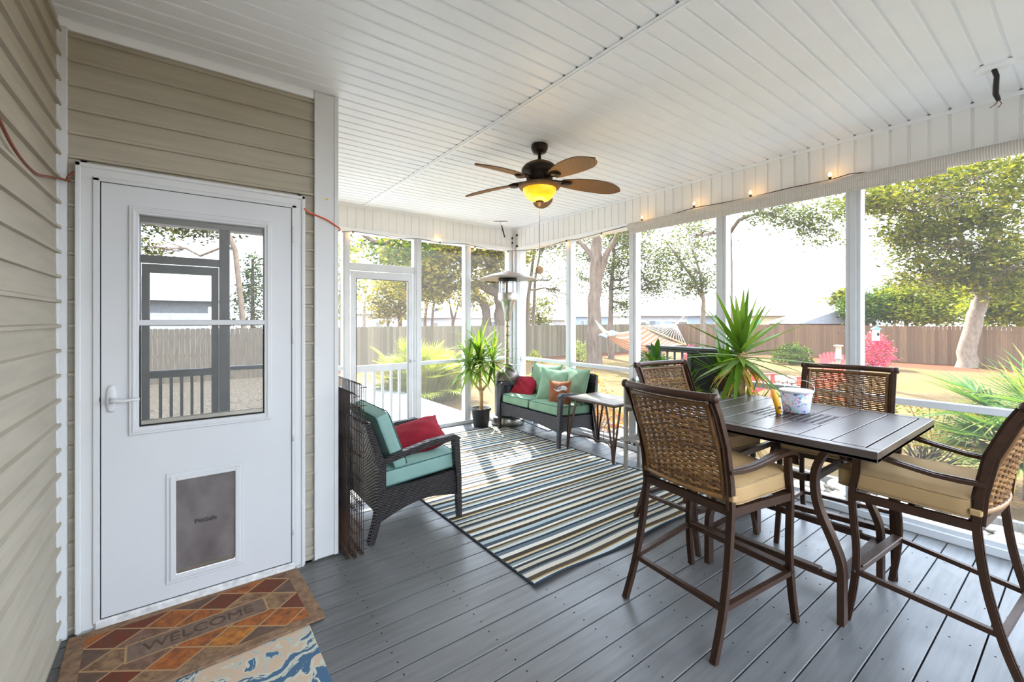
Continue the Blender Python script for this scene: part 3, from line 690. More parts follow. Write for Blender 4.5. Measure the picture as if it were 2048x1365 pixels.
# leaning tree right
tree('leaning_tree', 'leaning pale trunked evergreen in front of the right fence', 'tree',
     [[(GA(1927, 19.5), .38), (at(1936, 690, 19.5), .31), (at(1950, 630, 19.5), .28), (at(1965, 590, 19.5), .27), (at(1955, 565, 19.5), .25), (at(1960, 530, 19.5), .22), (at(1980, 490, 19.3), .18), (at(1995, 430, 19), .14), (at(2010, 370, 19), .1)],
      [(at(1960, 545, 19.5), .14), (at(1930, 490, 19), .12), (at(1900, 430, 18.5), .1), (at(1880, 380, 18), .07)],
      [(at(2000, 420, 19), .12), (at(2025, 400, 19), .1), (at(2060, 360, 19), .08)]],
     [(at(1880, 400, 17.5), (2.5, 2.5, 1.2), 90), (at(1800, 380, 17), (1.7, 1.7, .8), 50), (at(1960, 440, 18), (2.2, 2.2, 1.4), 105), (at(1900, 490, 18), (2.0, 2.0, 1.1), 85), (at(1870, 550, 18.5), (1.4, 1.4, .8), 50), (at(2010, 540, 18), (1.5, 1.5, 1.2), 90), (at(2040, 340, 18), (2.4, 2.4, .9), 60), (at(1740, 400, 16.5), (1.1, 1.1, .4), 40), (at(1830, 460, 18), (1.1, 1.1, .7), 50), (at(1940, 350, 18), (2, 2, .7), 60)],
     M['barkpale'], M['leaf_olive'], 15, per=34, leaf=.1, spread=.27)
# shrubs and trees beyond the right fence
tree('evergreen_tree', 'dark rounded evergreen above the fence right of the white post', 'tree', [[(GA(1748, 32), .15), (at(1748, 620, 32), .12), (at(1748, 600, 32), .08)]],
     [(at(1745, 615, 31), (1.9, 1.9, 1.0), 150), (at(1770, 600, 31), (1.2, 1.2, .9), 60)], M['barkdark'], M['leaf_green'], 16, per=30, leaf=.13, spread=.3, limbs=False)
tree('evergreen_tree', 'yellow green leafy hedge tree above the right fence', 'tree', [[(GA(1812, 31), .15), (at(1812, 620, 31), .12), (at(1812, 580, 31), .08)]],
     [(at(1812, 610, 30), (1.6, 1.6, 1.4), 110), (at(1850, 600, 30), (1.7, 1.7, 1.6), 130), (at(1900, 570, 30), (1.7, 1.7, 1.6), 120), (at(1890, 625, 30), (1.9, 1.9, .8), 90)], M['bark'], M['leaf_yellow'], 17, per=30, leaf=.14, spread=.3, limbs=False)
tree('evergreen_tree', 'dense glossy green tree hanging over the fence at the right edge', 'tree', [[(GA(2040, 24), .2), (at(2040, 600, 24), .15), (at(2035, 540, 24), .1)]],
     [(at(2000, 610, 22), (1.2, 1.2, 1.1), 120), (at(2040, 590, 21), (1.5, 1.5, 1.4), 150), (at(2060, 530, 21), (1.4, 1.4, 1.2), 90), (at(1985, 560, 23), (1.0, 1.0, .9), 70)], M['bark'], M['leaf_yellow'], 18, per=30, leaf=.12, spread=.28, limbs=False)
tree('bare_tree', 'leafless fine branched tree behind the fence near the white post', 'tree', [[(GA(1790, 36), .15), (at(1790, 600, 36), .1), (at(1785, 570, 36), .06)]],
     [(at(1770, 560, 35), (2.4, 2, 1.2), 50), (at(1810, 550, 35), (1.6, 1.6, 1.2), 40)], M['barkpale'], M['leaf_grey'], 19, per=3, leaf=.1, bare=1)
tree('palm_tree', 'small palm topped tree far behind the tan gabled roof', 'tree', [[(GA(1686, 48), .2), (at(1686, 610, 48), .2), (at(1686, 600, 48), .2)]],
     [(at(1686, 597, 48), (1.5, 1.5, .8), 60)], M['bark'], M['leaf_olive'], 20, per=20, leaf=.22, spread=.3, limbs=False)
# trees beyond left fence
tree('live_oak_tree', 'dark spreading live oak with a multiple trunk behind the left fence', 'tree',
     [[(GA(1002, 25), .5), (at(1003, 640, 25), .42), (at(1000, 600, 25), .36), (at(988, 550, 25), .28), (at(972, 500, 25), .22), (at(955, 470, 25), .15)],
      [(GA(980, 25), .3), (at(972, 620, 25), .26), (at(950, 580, 25), .2), (at(925, 565, 24), .12)],
      [(at(1002, 590, 25), .3), (at(960, 570, 24), .22), (at(900, 575, 23), .16), (at(850, 570, 22), .08)],
      [(at(1005, 590, 25), .2), (at(1020, 540, 25), .16), (at(1030, 500, 25), .1)]],
     [(at(870, 500, 22), (3.0, 2.4, .9), 210), (at(940, 495, 23), (2.2, 2, .9), 150), (at(1000, 510, 24), (1.8, 1.8, .8), 90), (at(830, 520, 21), (1.7, 1.7, .8), 50), (at(870, 545, 22), (2.2, 1.8, .5), 70), (at(930, 460, 23), (2.8, 2.4, .6), 90), (at(840, 580, 22), (1.4, 1.2, .4), 34), (at(985, 555, 24), (1.2, 1.2, .4), 40), (at(860, 592, 22), (1.5, 1.2, .4), 26), (at(905, 560, 22), (1.4, 1.2, .5), 34), (at(1010, 600, 26), (1, 1, .7), 24), (at(940, 600, 25), (1.2, 1, .6), 30)],
     M['barkdark'], M['leaf_haze_gold'], 21, per=26, leaf=.12, spread=.28)
tree('bare_tree', 'leafless fine branched tree seen through the left of the screen door', 'tree', [[(GA(728, 30), .12), (at(728, 630, 30), .1), (at(730, 600, 30), .06)]],
     [(at(730, 575, 30), (1.6, 1.4, 1.6), 60), (at(715, 600, 30), (1.2, 1.2, 1), 30)], M['barkpale'], M['leaf_olive'], 22, per=2, leaf=.1, bare=1)
tree('evergreen_tree', 'bushy olive green tree behind the fence centred in the screen door', 'tree', [[(GA(800, 26), .14), (at(800, 640, 26), .12), (at(798, 590, 26), .08)], [(GA(775, 26), .1), (at(776, 620, 26), .07)]],
     [(at(800, 590, 25), (1.5, 1.3, 1.4), 110), (at(775, 615, 25), (1.1, 1.1, .7), 60), (at(780, 570, 25), (1, 1, .5), 30), (at(815, 560, 25), (1, 1, .7), 40)], M['bark'], M['leaf_haze_gold'], 23, per=24, leaf=.11, spread=.28)
tree('thin_tree', 'thin pale trunked sapling behind the fence in the second left screen', 'tree', [[(GA(852, 27), .12), (at(850, 640, 27), .1), (at(856, 590, 27), .07)], [(GA(862, 27), .1), (at(866, 620, 27), .08), (at(874, 580, 27), .05)]],
     [(at(860, 580, 27), (1.0, 1, .6), 20)], M['barkpale'], M['leaf_olive'], 24, per=14, leaf=.11)
tree('thin_tree', 'forked small tree behind the fence between two white posts at left', 'tree', [[(GA(908, 27), .12), (at(906, 640, 27), .09), (at(898, 600, 27), .05)], [(at(906, 645, 27), .08), (at(920, 600, 27), .04)]],
     [(at(905, 590, 27), (1.1, 1, .6), 30)], M['bark'], M['leaf_olive'], 25, per=8, leaf=.11, bare=1)
tree('thin_tree', 'tall thin dark trunks just right of the corner post', 'tree', [[(GA(1052, 26), .16), (at(1056, 600, 26), .12), (at(1066, 520, 26), .09), (at(1075, 460, 26), .06)], [(GA(1064, 27), .12), (at(1070, 560, 27), .09), (at(1084, 480, 27), .05)]],
     [(at(1090, 500, 25), (1.4, 1.3, .9), 34), (at(1060, 560, 26), (.9, .9, .9), 18), (at(1100, 560, 26), (1, .8, .6), 14), (at(1080, 460, 25), (1.5, 1.4, .6), 60), (at(1125, 480, 25), (1.0, 1, .9), 50), (at(1055, 490, 25), (.6, .6, 1.0), 30), (at(1120, 580, 26), (.8, .8, .5), 24)], M['bark'], M['leaf_grey'], 26, per=10, leaf=.09, bare=1)
tree('round_bush', 'round green bush behind the fence beside the corner post', 'bush', [[(GA(1078, 30), .1), (at(1078, 640, 30), .08), (at(1078, 625, 30), .06)]],
     [(at(1078, 622, 30), (1.0, 1.0, 1.0), 60)], M['bark'], M['leaf_olive'], 27, per=24, leaf=.11, limbs=False)
tree('evergreen_tree', 'yellow green tree in the narrow gap at the left post', 'tree', [[(GA(684, 20.5), .12), (at(684, 640, 20.5), .1), (at(684, 560, 20.5), .07)]],
     [(at(682, 560, 20.5), (.8, .8, 1.8), 80), (at(700, 480, 20), (1.2, 1.2, .6), 20)], M['bark'], M['leaf_yellow'], 28, per=20, leaf=.11)
# yard tree whose branches cross the top of the left screens
tree('shade_tree', 'leafy branch of a near tree crossing the top of the transom', 'tree',
     [[(GA(560, 13), .22), (at(560, 500, 13), .2), (at(600, 380, 12.5), .15), (at(680, 440, 12), .08), (at(760, 490, 12), .05), (at(815, 470, 12), .03)]],
     [(at(815, 500, 12), (.55, .5, .3), 26), (at(780, 515, 12), (.5, .5, .2), 12), (at(840, 480, 12), (.5, .5, .3), 20), (at(730, 480, 12), (.8, .8, .3), 10)], M['barkdark'], M['leaf_green'], 29, per=20, leaf=.07, spread=.15)
# overhead canopy that throws the dappled light on the right of the porch
tree('shade_tree', 'tall oak beside the porch whose crown dapples the sunlight', 'tree',
     [[(GA(1033, 18), .2), (at(1033, 480, 18), .19), (at(1034, 400, 18), .18), (Vector((10.2, 13.4, 8)), .16), (Vector((9, 12, 10)), .1)]],
     [(Vector((8.4, 10.5, 10.5)), (2.6, 2.4, 1.2), 70), (Vector((6.9, 7.6, 9.6)), (2.0, 1.8, .9), 70), (Vector((10.2, 11.8, 10.2)), (2.2, 2, 1), 50), (Vector((7.2, 10.5, 11)), (2, 2, .9), 20), (Vector((7.8, 8.2, 9.8)), (1.8, 1.8, .9), 50)],
     M['barkdark'], M['leaf_olive'], 30, per=30, leaf=.11, spread=.3)

# mid-yard shrubs
def shrub(name, label, px, d, w_, h_, m, seed, n=90, per=22, leaf=.05, cat='shrub', sp_=.09, stem=True):
    b = GA(px, d); root = thing(name, label, cat, tuple(b)); rn = random.Random(seed)
    cen = []; wd = MB()
    for _ in range(n):
        while True:
            q = Vector((rn.uniform(-1, 1), rn.uniform(-1, 1), rn.uniform(0, 1)))
            if q.length < 1: break
        q = q * (q.length ** -.3); p = Vector((q.x * w_ / 2, q.y * w_ / 2, .08 + q.z * (h_ - .1))); cen.append(p)
        if rn.random() < .4: limb(wd, (rn.uniform(-.05, .05), rn.uniform(-.05, .05), 0), p, .012, .004, rn, 3, .15)
    lf = MB(); leaf_cloud(lf, cen, per, sp_, leaf, seed); lf.build('foliage', m, root); wd.build('stem', M['barkdark'], root); return root
shrub('azalea_bush', 'tall pink flowering azalea against the fence behind the bird feeder', 1748, 19.2, 1.35, 1.6, M['leaf_pink'], 41, 150, 24, .055)
shrub('azalea_bush', 'pink flowering azalea behind the trellis planter below the hammock rope', 1388, 17, 1.0, 1.1, M['leaf_pink'], 42, 60, 20, .05)
shrub('azalea_bush', 'small pink azalea glimpsed behind the large yucca crown', 1472, 18, .8, 1.25, M['leaf_pink'], 43, 50, 20, .05)
shrub('round_shrub', 'round green shrub by the back fence left of the red chairs', 1585, 21, 1.7, 1.0, M['leaf_green'], 44, 110, 22, .06)
shrub('round_shrub', 'grey green shrub under the hammock', 1298, 19, 1.5, 1.05, M['leaf_grey'], 45, 90, 22, .055)
shrub('camellia_shrub', 'white flecked shrub left of the big oak trunk', 1158, 20.5, 1.0, 1.15, M['leaf_white'], 46, 70, 18, .055)
shrub('round_shrub', 'low yellow green shrub beside the corner post by the fence', 1070, 21, .8, .6, M['leaf_yellow'], 47, 30, 18, .05)
shrub('nandina_bush', 'orange red leafed nandina bush just behind the loveseat', 1165, 7.4, 1.1, .9, M['leaf_orange'], 48, 110, 12, .03, sp_=.05)
shrub('nandina_bush', 'orange red leafed nandina bush right of the side table post', 1200, 6.9, .7, .62, M['leaf_orange'], 49, 60, 12, .028, sp_=.05)
shrub('nandina_bush', 'green and bronze leafed nandina outside behind the right bar chair', 1850, 5.2, 1.15, .85, M['leaf_nandina'], 50, 120, 12, .028, sp_=.06)
shrub('low_groundcover', 'low yellow green plant below the rail behind the loveseat', 1072, 12, .5, .35, M['leaf_yellow'], 51, 16, 16, .04)

def blade(mb, base, dirv, L, w_, droop, rn, seg=6, fold=.25):
    d = Vector(dirv).normalized(); p = Vector(base); side = d.cross(Vector((0, 0, 1)))
    if side.length < .05: side = Vector((math.cos(rn.uniform(0, 6)), math.sin(rn.uniform(0, 6)), 0))
    side.normalize(); vs = []; st = L / seg
    for i in range(seg + 1):
        t = i / seg; ww = w_ * (min(1, .45 + t * 3) * (1 - t ** 2.2)) + .0006
        up = side.cross(d).normalized(); vs += [p - side * ww + up * ww * fold, p, p + side * ww + up * ww * fold]
        p = p + d * st; d = (d + Vector((0, 0, -droop * (.3 + t) / seg))).normalized()
    fs = []
    for i in range(seg):
        for k in (0, 1): fs.append((3 * i + k, 3 * i + k + 1, 3 * i + k + 4, 3 * i + k + 3))
    mb.add(vs, fs, True)
def fan_leaf(mb, base, dirv, stem_L, fan_r, rn, nseg=22, droop=.3, half=100):
    d = Vector(dirv).normalized(); p = Vector(base); pts = [p.copy()]
    for i in range(5): d = (d + Vector((0, 0, -droop * .12))).normalized(); p = p + d * stem_L / 5; pts.append(p.copy())
    mb.tube(pts, .006, 4, cap=False)
    side = d.cross(Vector((0, 0, 1)))
    if side.length < .05: side = Vector((1, 0, 0))
    side.normalize(); up = side.cross(d)
    for k in range(nseg):
        a = R(-half + 2 * half * k / (nseg - 1)); dd = d * math.cos(a) + side * math.sin(a) + up * .18 * abs(math.sin(a))
        blade(mb, p, dd, fan_r * (1 - .25 * abs(a) / 1.8) * rn.uniform(.9, 1.05), .013, droop * .6, rn, 4, .4)
# palmetto clump by the deck
b = Vector((4.25, 8.9, gz(4.3, 8.9))); root = thing('palmetto_bush', 'large sunlit palmetto clump beside the outdoor deck', 'bush', tuple(b))
rn = random.Random(60); pm = MB()
for k in range(150):
    a = rn.uniform(0, 2 * PI); e = rn.uniform(.15, 1.35); dv = (math.cos(a) * math.cos(e), math.sin(a) * math.cos(e), math.sin(e))
    fan_leaf(pm, (rn.uniform(-.35, .35), rn.uniform(-.35, .35), .25), dv, rn.uniform(.45, .85), rn.uniform(.38, .55), rn, 20, .6, 80)
pm.build('foliage', M['palm'], root)
gs = MB()
for k in range(3200):
    a = rn.uniform(0, 2 * PI); q = rn.uniform(.2, 1.0); e = rn.uniform(.5, 1.3)
    blade(gs, (math.cos(a) * q * .7, math.sin(a) * q * .7, 0), (math.cos(a) * math.cos(e), math.sin(a) * math.cos(e), math.sin(e)), rn.uniform(.55, 1.05), .006, .8, rn, 4)
gs.build('grass_skirt', M['grassy'], root)
# fan palm at right edge
b = at(2075, 640, 4.2); b.z = gz(b.x, b.y); root = thing('fan_palm', 'green fan palm outside the screen at the right edge', 'palm', tuple(b)); pm = MB(); pd = MB(); rn = random.Random(61)
for k in range(44):
    a = k * 2.4; e = rn.uniform(-.2, 1.25); dv = (math.cos(a) * math.cos(e), math.sin(a) * math.cos(e), math.sin(e))
    fan_leaf(pd if k % 6 == 0 else pm, (0, 0, .25 + .015 * k), dv, rn.uniform(.3, .55), rn.uniform(.5, .68), rn, 22, .7, 100)
for az, e, L, fr in ((2.45, .42, .42, .62), (2.2, .2, .45, .6), (2.7, .62, .45, .6), (2.9, .1, .4, .6)):
    fan_leaf(pd if az in (2.2,) else pm, (0, 0, .45), (math.cos(az) * math.cos(e), math.sin(az) * math.cos(e), math.sin(e)), L, fr, rn, 24, .3, 62)
pm.build('foliage', M['palmgreen'], root); pd.build('dry_frond', M['palmdry'], root)
tk = MB(); tk.tube([(0, 0, -.02), (0, 0, .75)], [.1, .07], 10); tk.build('trunk', M['bark'], root)

# rocks and edging
protos = []
rs = random.Random(5)
def rock_mesh(seed):
    import bmesh
    bm_ = bmesh.new(); bmesh.ops.create_icosphere(bm_, subdivisions=2, radius=1); rn = random.Random(seed); ph = [rn.uniform(0, 6) for _ in range(4)]
    for v in bm_.verts:
        k = 1 + .14 * math.sin(v.co.x * 2.3 + ph[0]) + .12 * math.sin(v.co.y * 2.9 + ph[1]) + .08 * math.sin(v.co.z * 4 + ph[2]); v.co *= k; v.co.z *= .6; v.co.x *= 1.25
    me = bpy.data.meshes.new('river_rock'); bm_.to_mesh(me); bm_.free(); me.polygons.foreach_set('use_smooth', [True] * len(me.polygons)); me.materials.append(M['stone']); return me
rmesh = [rock_mesh(i) for i in range(6)]
placed = []
tries = 0
while len(placed) < 230 and tries < 20000:
    tries += 1
    x = rs.uniform(4.12, 5.4); y = rs.uniform(.1, 4.8); r = rs.uniform(.035, .085)
    if any((x - a) ** 2 + (y - b) ** 2 < ((r + c) * .95) ** 2 for a, b, c in placed): continue
    placed.append((x, y, r))
    o = bpy.data.objects.new('river_rock', rmesh[len(placed) % 6]); COL.objects.link(o); o.location = (x, y, gz(x, y) + r * .42); o.scale = (r, r, r); o.rotation_euler = (rs.uniform(-.2, .2), rs.uniform(-.2, .2), rs.uniform(0, 6))
    tag(o, 'pale rounded river rock in the bed beside the porch', 'rock', 'river rocks in the bed beside the porch')
eb = MB(); eb.box((5.5, -3, gz(5.5, 0) - .05), (5.56, 7.2, gz(5.5, 0) + .07), .005); tag(eb.build('edging_board', M['greywood']), 'weathered timber edging board along the rock bed', 'edging')

# hammock
rn = random.Random(70)
root = thing('hammock', 'striped rope hammock with wooden spreader bars strung between trees', 'hammock', tuple(at(1290, 640, 16)))
o0 = Vector(root.location)
B1, B2 = at(1283, 652, 16.2), at(1372, 690, 14.6); L1, L2 = at(1200, 658, 18), at(1222, 672, 16.6)
g = NG('hammock_stripes'); tcx = g.n('SeparateXYZ'); tc_ = g.n('TexCoord'); g.l(tc_.outputs['UV'], tcx.inputs[0]); g.b.inputs['Roughness'].default_value = .9
sn = g.math('SINE', g.math('MULTIPLY', tcx.outputs[1], 70.0)); g.color(g.ramp(sn, [(.3, s(168, 112, 84)), (.7, s(204, 172, 140))])); 
def hf(u, v):
    a = L1.lerp(B1, u); b_ = L2.lerp(B2, u); p = a.lerp(b_, v); p = p + Vector((0, 0, -.55 * math.sin(PI * u) * (.35 + .65 * math.sin(PI * v)) - .12 * math.sin(PI * v))); return p - o0
hm = MB(); hm.grid(hf, 24, 14); ho = hm.build('fabric', g.m, root)
uv = ho.data.uv_layers.new(name='UVMap'); 
for lp_ in ho.data.loops:
    vi = lp_.vertex_index; uv.data[lp_.index].uv = ((vi % 25) / 24, (vi // 25) / 14)
M['tanwood'] = mat('tan_wood', s(186, 140, 92), .7); M['rope'] = mat('white_rope', s(214, 208, 196), .9)
sb = MB(); sb.tube([B1 - o0, B2 - o0], .025, 8); sb.build('spreader_bar', M['tanwood'], root)
sb = MB(); sb.tube([L1 - o0, L2 - o0], .025, 8); sb.build('spreader_bar', M['tanwood'], root)
A1 = at(1352, 648, 17); A2 = at(1190, 640, 19)
rp = MB()
for k in range(16):
    rp.tube([B1.lerp(B2, k / 15) - o0, A1 - o0], .007, 4, cap=False)
    rp.tube([L1.lerp(L2, k / 15) - o0, A2 - o0], .007, 4, cap=False)
rp.tube([A1 - o0, at(1404, 600, 21.9) - o0], .015, 5); rp.build('rope', M['rope'], root)
pl = MB(); pillow(pl, .38, .26, .12, 3); pp = pl.build('hammock_pillow', mat('striped_pillow', s(120, 132, 150), .9, var=.5, vs=4, stretch=(6, .2, .2))); c = hf(.16, .25) + o0
pp.location = c + Vector((0, 0, .14)); pp.rotation_euler = (R(12), R(-12), R(-10)); tag(pp, 'blue and grey striped pillow lying in the hammock', 'pillow')

# fire pit and red chairs
c = GA(1582, 13.6); fp = MB(); rn = random.Random(8)
for lay in range(3):
    for k in range(16):
        a = 2 * PI * (k + .5 * (lay % 2)) / 16; st = len(fp.v); fp.box((.42, -.095, lay * .11), (.6, .095, lay * .11 + .1), .012); fp.xf(Matrix.Rotation(a, 4, 'Z'), st)
fo = fp.build('fire_pit', mat('fire_pit_block', s(176, 150, 136), .9, var=.3, vs=4)); fo.location = c; tag(fo, 'round stacked stone block fire pit between the red chairs', 'fire pit')
def adirondack(name, label, loc, ang, m, sc=1):
    t = thing(name, label, 'chair', loc, ang); t.scale = (sc, sc, sc)
    # faces +x
    mb = MB(); n = 7
    for k in range(n):
        y = (k - 3) * .088; hgt = .86 - .012 * (k - 3) ** 2 - .0 ; f = 1.15
        p0 = Vector((-.18, y * .8, .3)); p1 = Vector((-.48, y * f, .3 + hgt * .8)); st = len(mb.v)
        mb.tube([p0, p0.lerp(p1, .5), p0.lerp(p1, .92), p1], .009, w=[.034, .042, .042, .02], up=(1, 0, .3))
    mb.build('backrest', m, t)
    mb = MB()
    for k in range(6): x = .38 - k * .095; mb.box((x - .042, -.27, .36 - k * .022), (x + .042, .27, .38 - k * .022), .004)
    mb.build('seat', m, t)
    for sy in (-1, 1):
        mb = MB(); mb.box((-.38, sy * .29 - .07, .55), (.42, sy * .33 + .07, .575), .006); mb.build('armrest', m, t)
        mb = MB(); mb.box((.3, sy * .3 - .015, 0), (.4, sy * .3 + .015, .55), .003); mb.build('leg', m, t)
        mb = MB(); mb.tube([(.36, sy * .275, .33), (-.5, sy * .275, .05)], .05, w=.012, up=(0, 0, 1)); mb.build('leg', m, t)
    mb = MB(); mb.box((-.42, -.32, .5), (-.38, .32, .56), .003); mb.build('back_rail', m, t)
    return t
adirondack('adirondack_chair', 'pinkish red plastic adirondack chair left of the fire pit behind the yucca', tuple(GA(1500, 11.6)), R(-25), M['redplastic'], 1.12)
adirondack('adirondack_chair', 'orange red adirondack chair in front of the fire pit facing left', tuple(GA(1640, 11.4)), R(150), M['orangeplastic'], 1.0)
adirondack('adirondack_chair', 'red adirondack chair at the back by the post mounted feeder', tuple(GA(1668, 14.4)), R(205), M['redplastic'], 1.05)
# bird feeders
hc = GA(1724, 10.4); t = thing('shepherd_hook', 'thin black shepherd hook in the lawn carrying the bird feeders', 'hook', tuple(hc)); 
tp = at(1716, 660, 10.4) - hc; mb = MB()
e1 = at(1675, 666, 10.4) - hc; e2 = at(1752, 655, 10.4) - hc
mb.tube([(0, 0, 0), tp], .008, 6); mb.build('pole', M['blackmetal'], t)
mb = MB(); mb.tube([tp, at(1700, 656, 10.4) - hc, at(1690, 662, 10.4) - hc, at(1680, 669, 10.4) - hc, at(1674, 664, 10.4) - hc], .006, 6); mb.build('hook_arm', M['blackmetal'], t)
mb = MB(); mb.tube([tp, at(1726, 640, 10.4) - hc, at(1742, 636, 10.4) - hc, at(1752, 645, 10.4) - hc, at(1752, 650, 10.4) - hc], .006, 6); mb.build('hook_arm', M['blackmetal'], t)
fc = at(1752, 683, 10.4); t = thing('bird_feeder', 'hanging cylinder bird feeder with a blue roof', 'bird feeder', tuple(fc))
mb = MB(); mb.lathe([(0, 0), (.085, 0), (.085, .012), (.075, .02)], 16); mb.build('tray', M['terracotta'], t)
mb = MB(); mb.lathe([(.072, .015), (.072, .29)], 16); mb.build('tube', mat('feeder_cream', s(196, 184, 150), .5), t)
mb = MB(); mb.lathe([(.11, .285), (.1, .3), (.03, .345), (.008, .355), (.004, .40)], 16); mb.build('roof', mat('feeder_blue', s(40, 100, 160), .4), t)
for a in (-2.3, -1.2, .5):
    mb = MB(); mb.lathe([(0, .008), (.028, .004), (.03, 0)], 10); mb.xf(Matrix.Rotation(a, 4, 'Z') @ Matrix.Translation((.072, 0, .17)) @ Matrix.Rotation(R(90), 4, 'Y') @ Matrix.Diagonal((1.5, 1, 1, 1))); mb.build('feeding_port', M['blackmetal'], t)
pc = GA(1677, 12.6); t = thing('bird_feeder', 'pale mesh bird feeder standing on a post beyond the bar chair', 'bird feeder', tuple(pc)); zt = at(0, 690, 12.6).z - pc.z
mb = MB(); mb.box((-.045, -.045, 0), (.045, .045, zt - .38), .003); mb.build('post', M['greywood'], t)
mb = MB(); mb.lathe([(0, zt - .4), (.1, zt - .4), (.1, zt - .39), (.07, zt - .37), (.07, zt - .05), (.12, zt - .04), (.1, zt - .01), (0, zt)], 14); mb.build('feeder_tube', mat('feeder_pale', s(190, 180, 160), .6, var=.3, vs=30), t)

# far houses
def house(label, px0, px1, d, y_eave, y_ridge, wallc, roofc, rot=0, wins=((.1, .2), (.3, .4), (.6, .75)), wm=None, hip=.8, depth=7, gable=False):
    a = at(px0, 640, d); b_ = at(px1, 640, d); ze = at(0, y_eave, d).z; zr = at(0, y_ridge, d + depth * .4).z; L = (b_ - a).length; ang = math.atan2(b_.y - a.y, b_.x - a.x)
    t = thing('house', label, 'building', (a.x, a.y, -.7), ang); ze += .7; zr += .7
    mb = MB(); mb.box((0, 0, 0), (L, depth, ze)); mb.build('wall', wallc, t)
    rf = MB(); o_ = .4
    if gable: rf.add([(-o_, -o_, ze), (L + o_, -o_, ze), (L + o_, depth, ze), (-o_, depth, ze), (L / 2, -o_, zr), (L / 2, depth, zr)], [(0, 4, 5, 3), (1, 2, 5, 4), (0, 1, 4), (2, 3, 5), (0, 3, 2, 1)])
    else: rf.add([(-o_, -o_, ze), (L + o_, -o_, ze), (L + o_, depth + o_, ze), (-o_, depth + o_, ze), (hip, depth / 2, zr), (L - hip, depth / 2, zr)], [(0, 1, 5, 4), (1, 2, 5), (2, 3, 4, 5), (3, 0, 4), (0, 3, 2, 1)])
    rf.build('roof', roofc, t)
    for (u0, u1) in wins:
        wn_ = MB(); frame(wn_, u0 * L, u1 * L, ze - 1.5, ze - .4, .07, -.04, .02, 0); wo = wn_.build('window', M['whitepaint'], t)
        pn = MB(); pn.box((u0 * L + .06, -.02, ze - 1.45), (u1 * L - .06, .0, ze - .45)); pn.build('pane', M['darkglass'], wo)
        if wm: 
            sh = MB(); sh.box((u0 * L - .45, -.05, ze - 1.5), (u0 * L - .05, 0, ze - .4)); sh.build('shutter', wm, t); sh = MB(); sh.box((u1 * L + .05, -.05, ze - 1.5), (u1 * L + .45, 0, ze - .4)); sh.build('shutter', wm, t)
    return t
hw = mat('house_white', s(158, 160, 160), .7); hr = mat('pale_metal_roof', s(142, 147, 152), .6); hg = mat('grey_shingle_roof', s(96, 98, 102), .9); hb = mat('pale_blue_wall', s(128, 142, 152), .8); hy = mat('cream_wall', s(160, 150, 114), .8)
teal = mat('teal_shutter', s(60, 170, 170), .7); tanr = mat('tan_wall', s(120, 92, 68), .8)
house('long low white house behind the fence centre with a row of windows', 1262, 1392, 40, 632, 613, hw, hr, wins=((.0, .08), (.13, .24), (.27, .46), (.5, .69), (.72, .9)))
house('pale blue walled house partly behind the big oak', 1150, 1248, 56, 634, 622, hb, hr, wins=((.1, .2),))
house('small pale building behind the fence right of the corner post', 1060, 1130, 44, 640, 630, hw, hr, wins=((.3, .5),))
house('grey roofed building behind the slender tree', 1406, 1450, 33, 632, 612, hb, hg, wins=((.5, .7),), depth=3)
house('cream house with teal shutters behind the right fence', 1490, 1690, 44, 632, 619, hy, hg, wins=((.02, .1), (.33, .4), (.75, .82)), wm=teal)
house('open gabled shed with a pale ribbed roof close behind the fence', 1600, 1740, 33, 648, 622, tanr, hr, wins=(), depth=4, gable=True)
house('long white trailer home behind the fence in the screen door', 690, 800, 38, 628, 624, hw, hr, wins=((.55, .7),))
house('white house with a grey roof behind the left fence between saplings', 842, 900, 42, 636, 615, hw, hg, wins=((.4, .6),), hip=2)
house('low white house beyond the live oak trunks', 905, 1050, 54, 636, 622, hw, hr, wins=((.1, .2), (.5, .6)))
# behind the camera: house and pines mirrored in the door
t = thing('house', 'white gabled neighbour house mirrored in the upper door pane', 'building', (-9, -14.6, -.7), 0)
mb = MB(); mb.box((0, -8, 0), (9.7, 0, 2.8)); mb.build('wall', hw, t)
mb = MB(); mb.add([(-.4, .4, 2.8), (10.1, .4, 2.8), (10.1, -8, 2.8), (-.4, -8, 2.8), (4.8, .4, 4.7), (4.8, -8, 4.7)], [(0, 3, 5, 4), (1, 4, 5, 2), (0, 4, 1), (2, 5, 3), (0, 1, 2, 3)]); mb.build('roof', hw, t)
tree('pine_tree', 'tall pine mirrored in the upper pane of the storm door', 'tree', [[(Vector((2.0, -13.8, -.7)), .1), (Vector((1.5, -13.8, 4)), .09), (Vector((.4, -13.8, 7)), .06)]],
     [(Vector((.6, -15, 5.0)), (1.3, 1, .6), 40), (Vector((-1.6, -15, 4.9)), (1.3, 1, .5), 36), (Vector((.2, -15, 6)), (1.6, 1, .6), 40), (Vector((-1.4, -15, 3.9)), (.8, .8, .3), 14)], M['barkpale'], M['leaf_olive'], 31, per=24, leaf=.1, spread=.2)
tree('cedar_tree', 'conical cedar mirrored at the right of the door glass', 'tree', [[(Vector((2.3, -16, -.7)), .12), (Vector((2.3, -16, 4)), .05)]],
     [(Vector((2.3, -16, 1.8)), (1, 1, 1), 40), (Vector((2.3, -16, 2.8)), (.6, .6, .8), 30), (Vector((2.3, -16, 3.6)), (.3, .3, .6), 14)], M['barkdark'], M['leaf_green'], 32, per=20, leaf=.08, spread=.16)
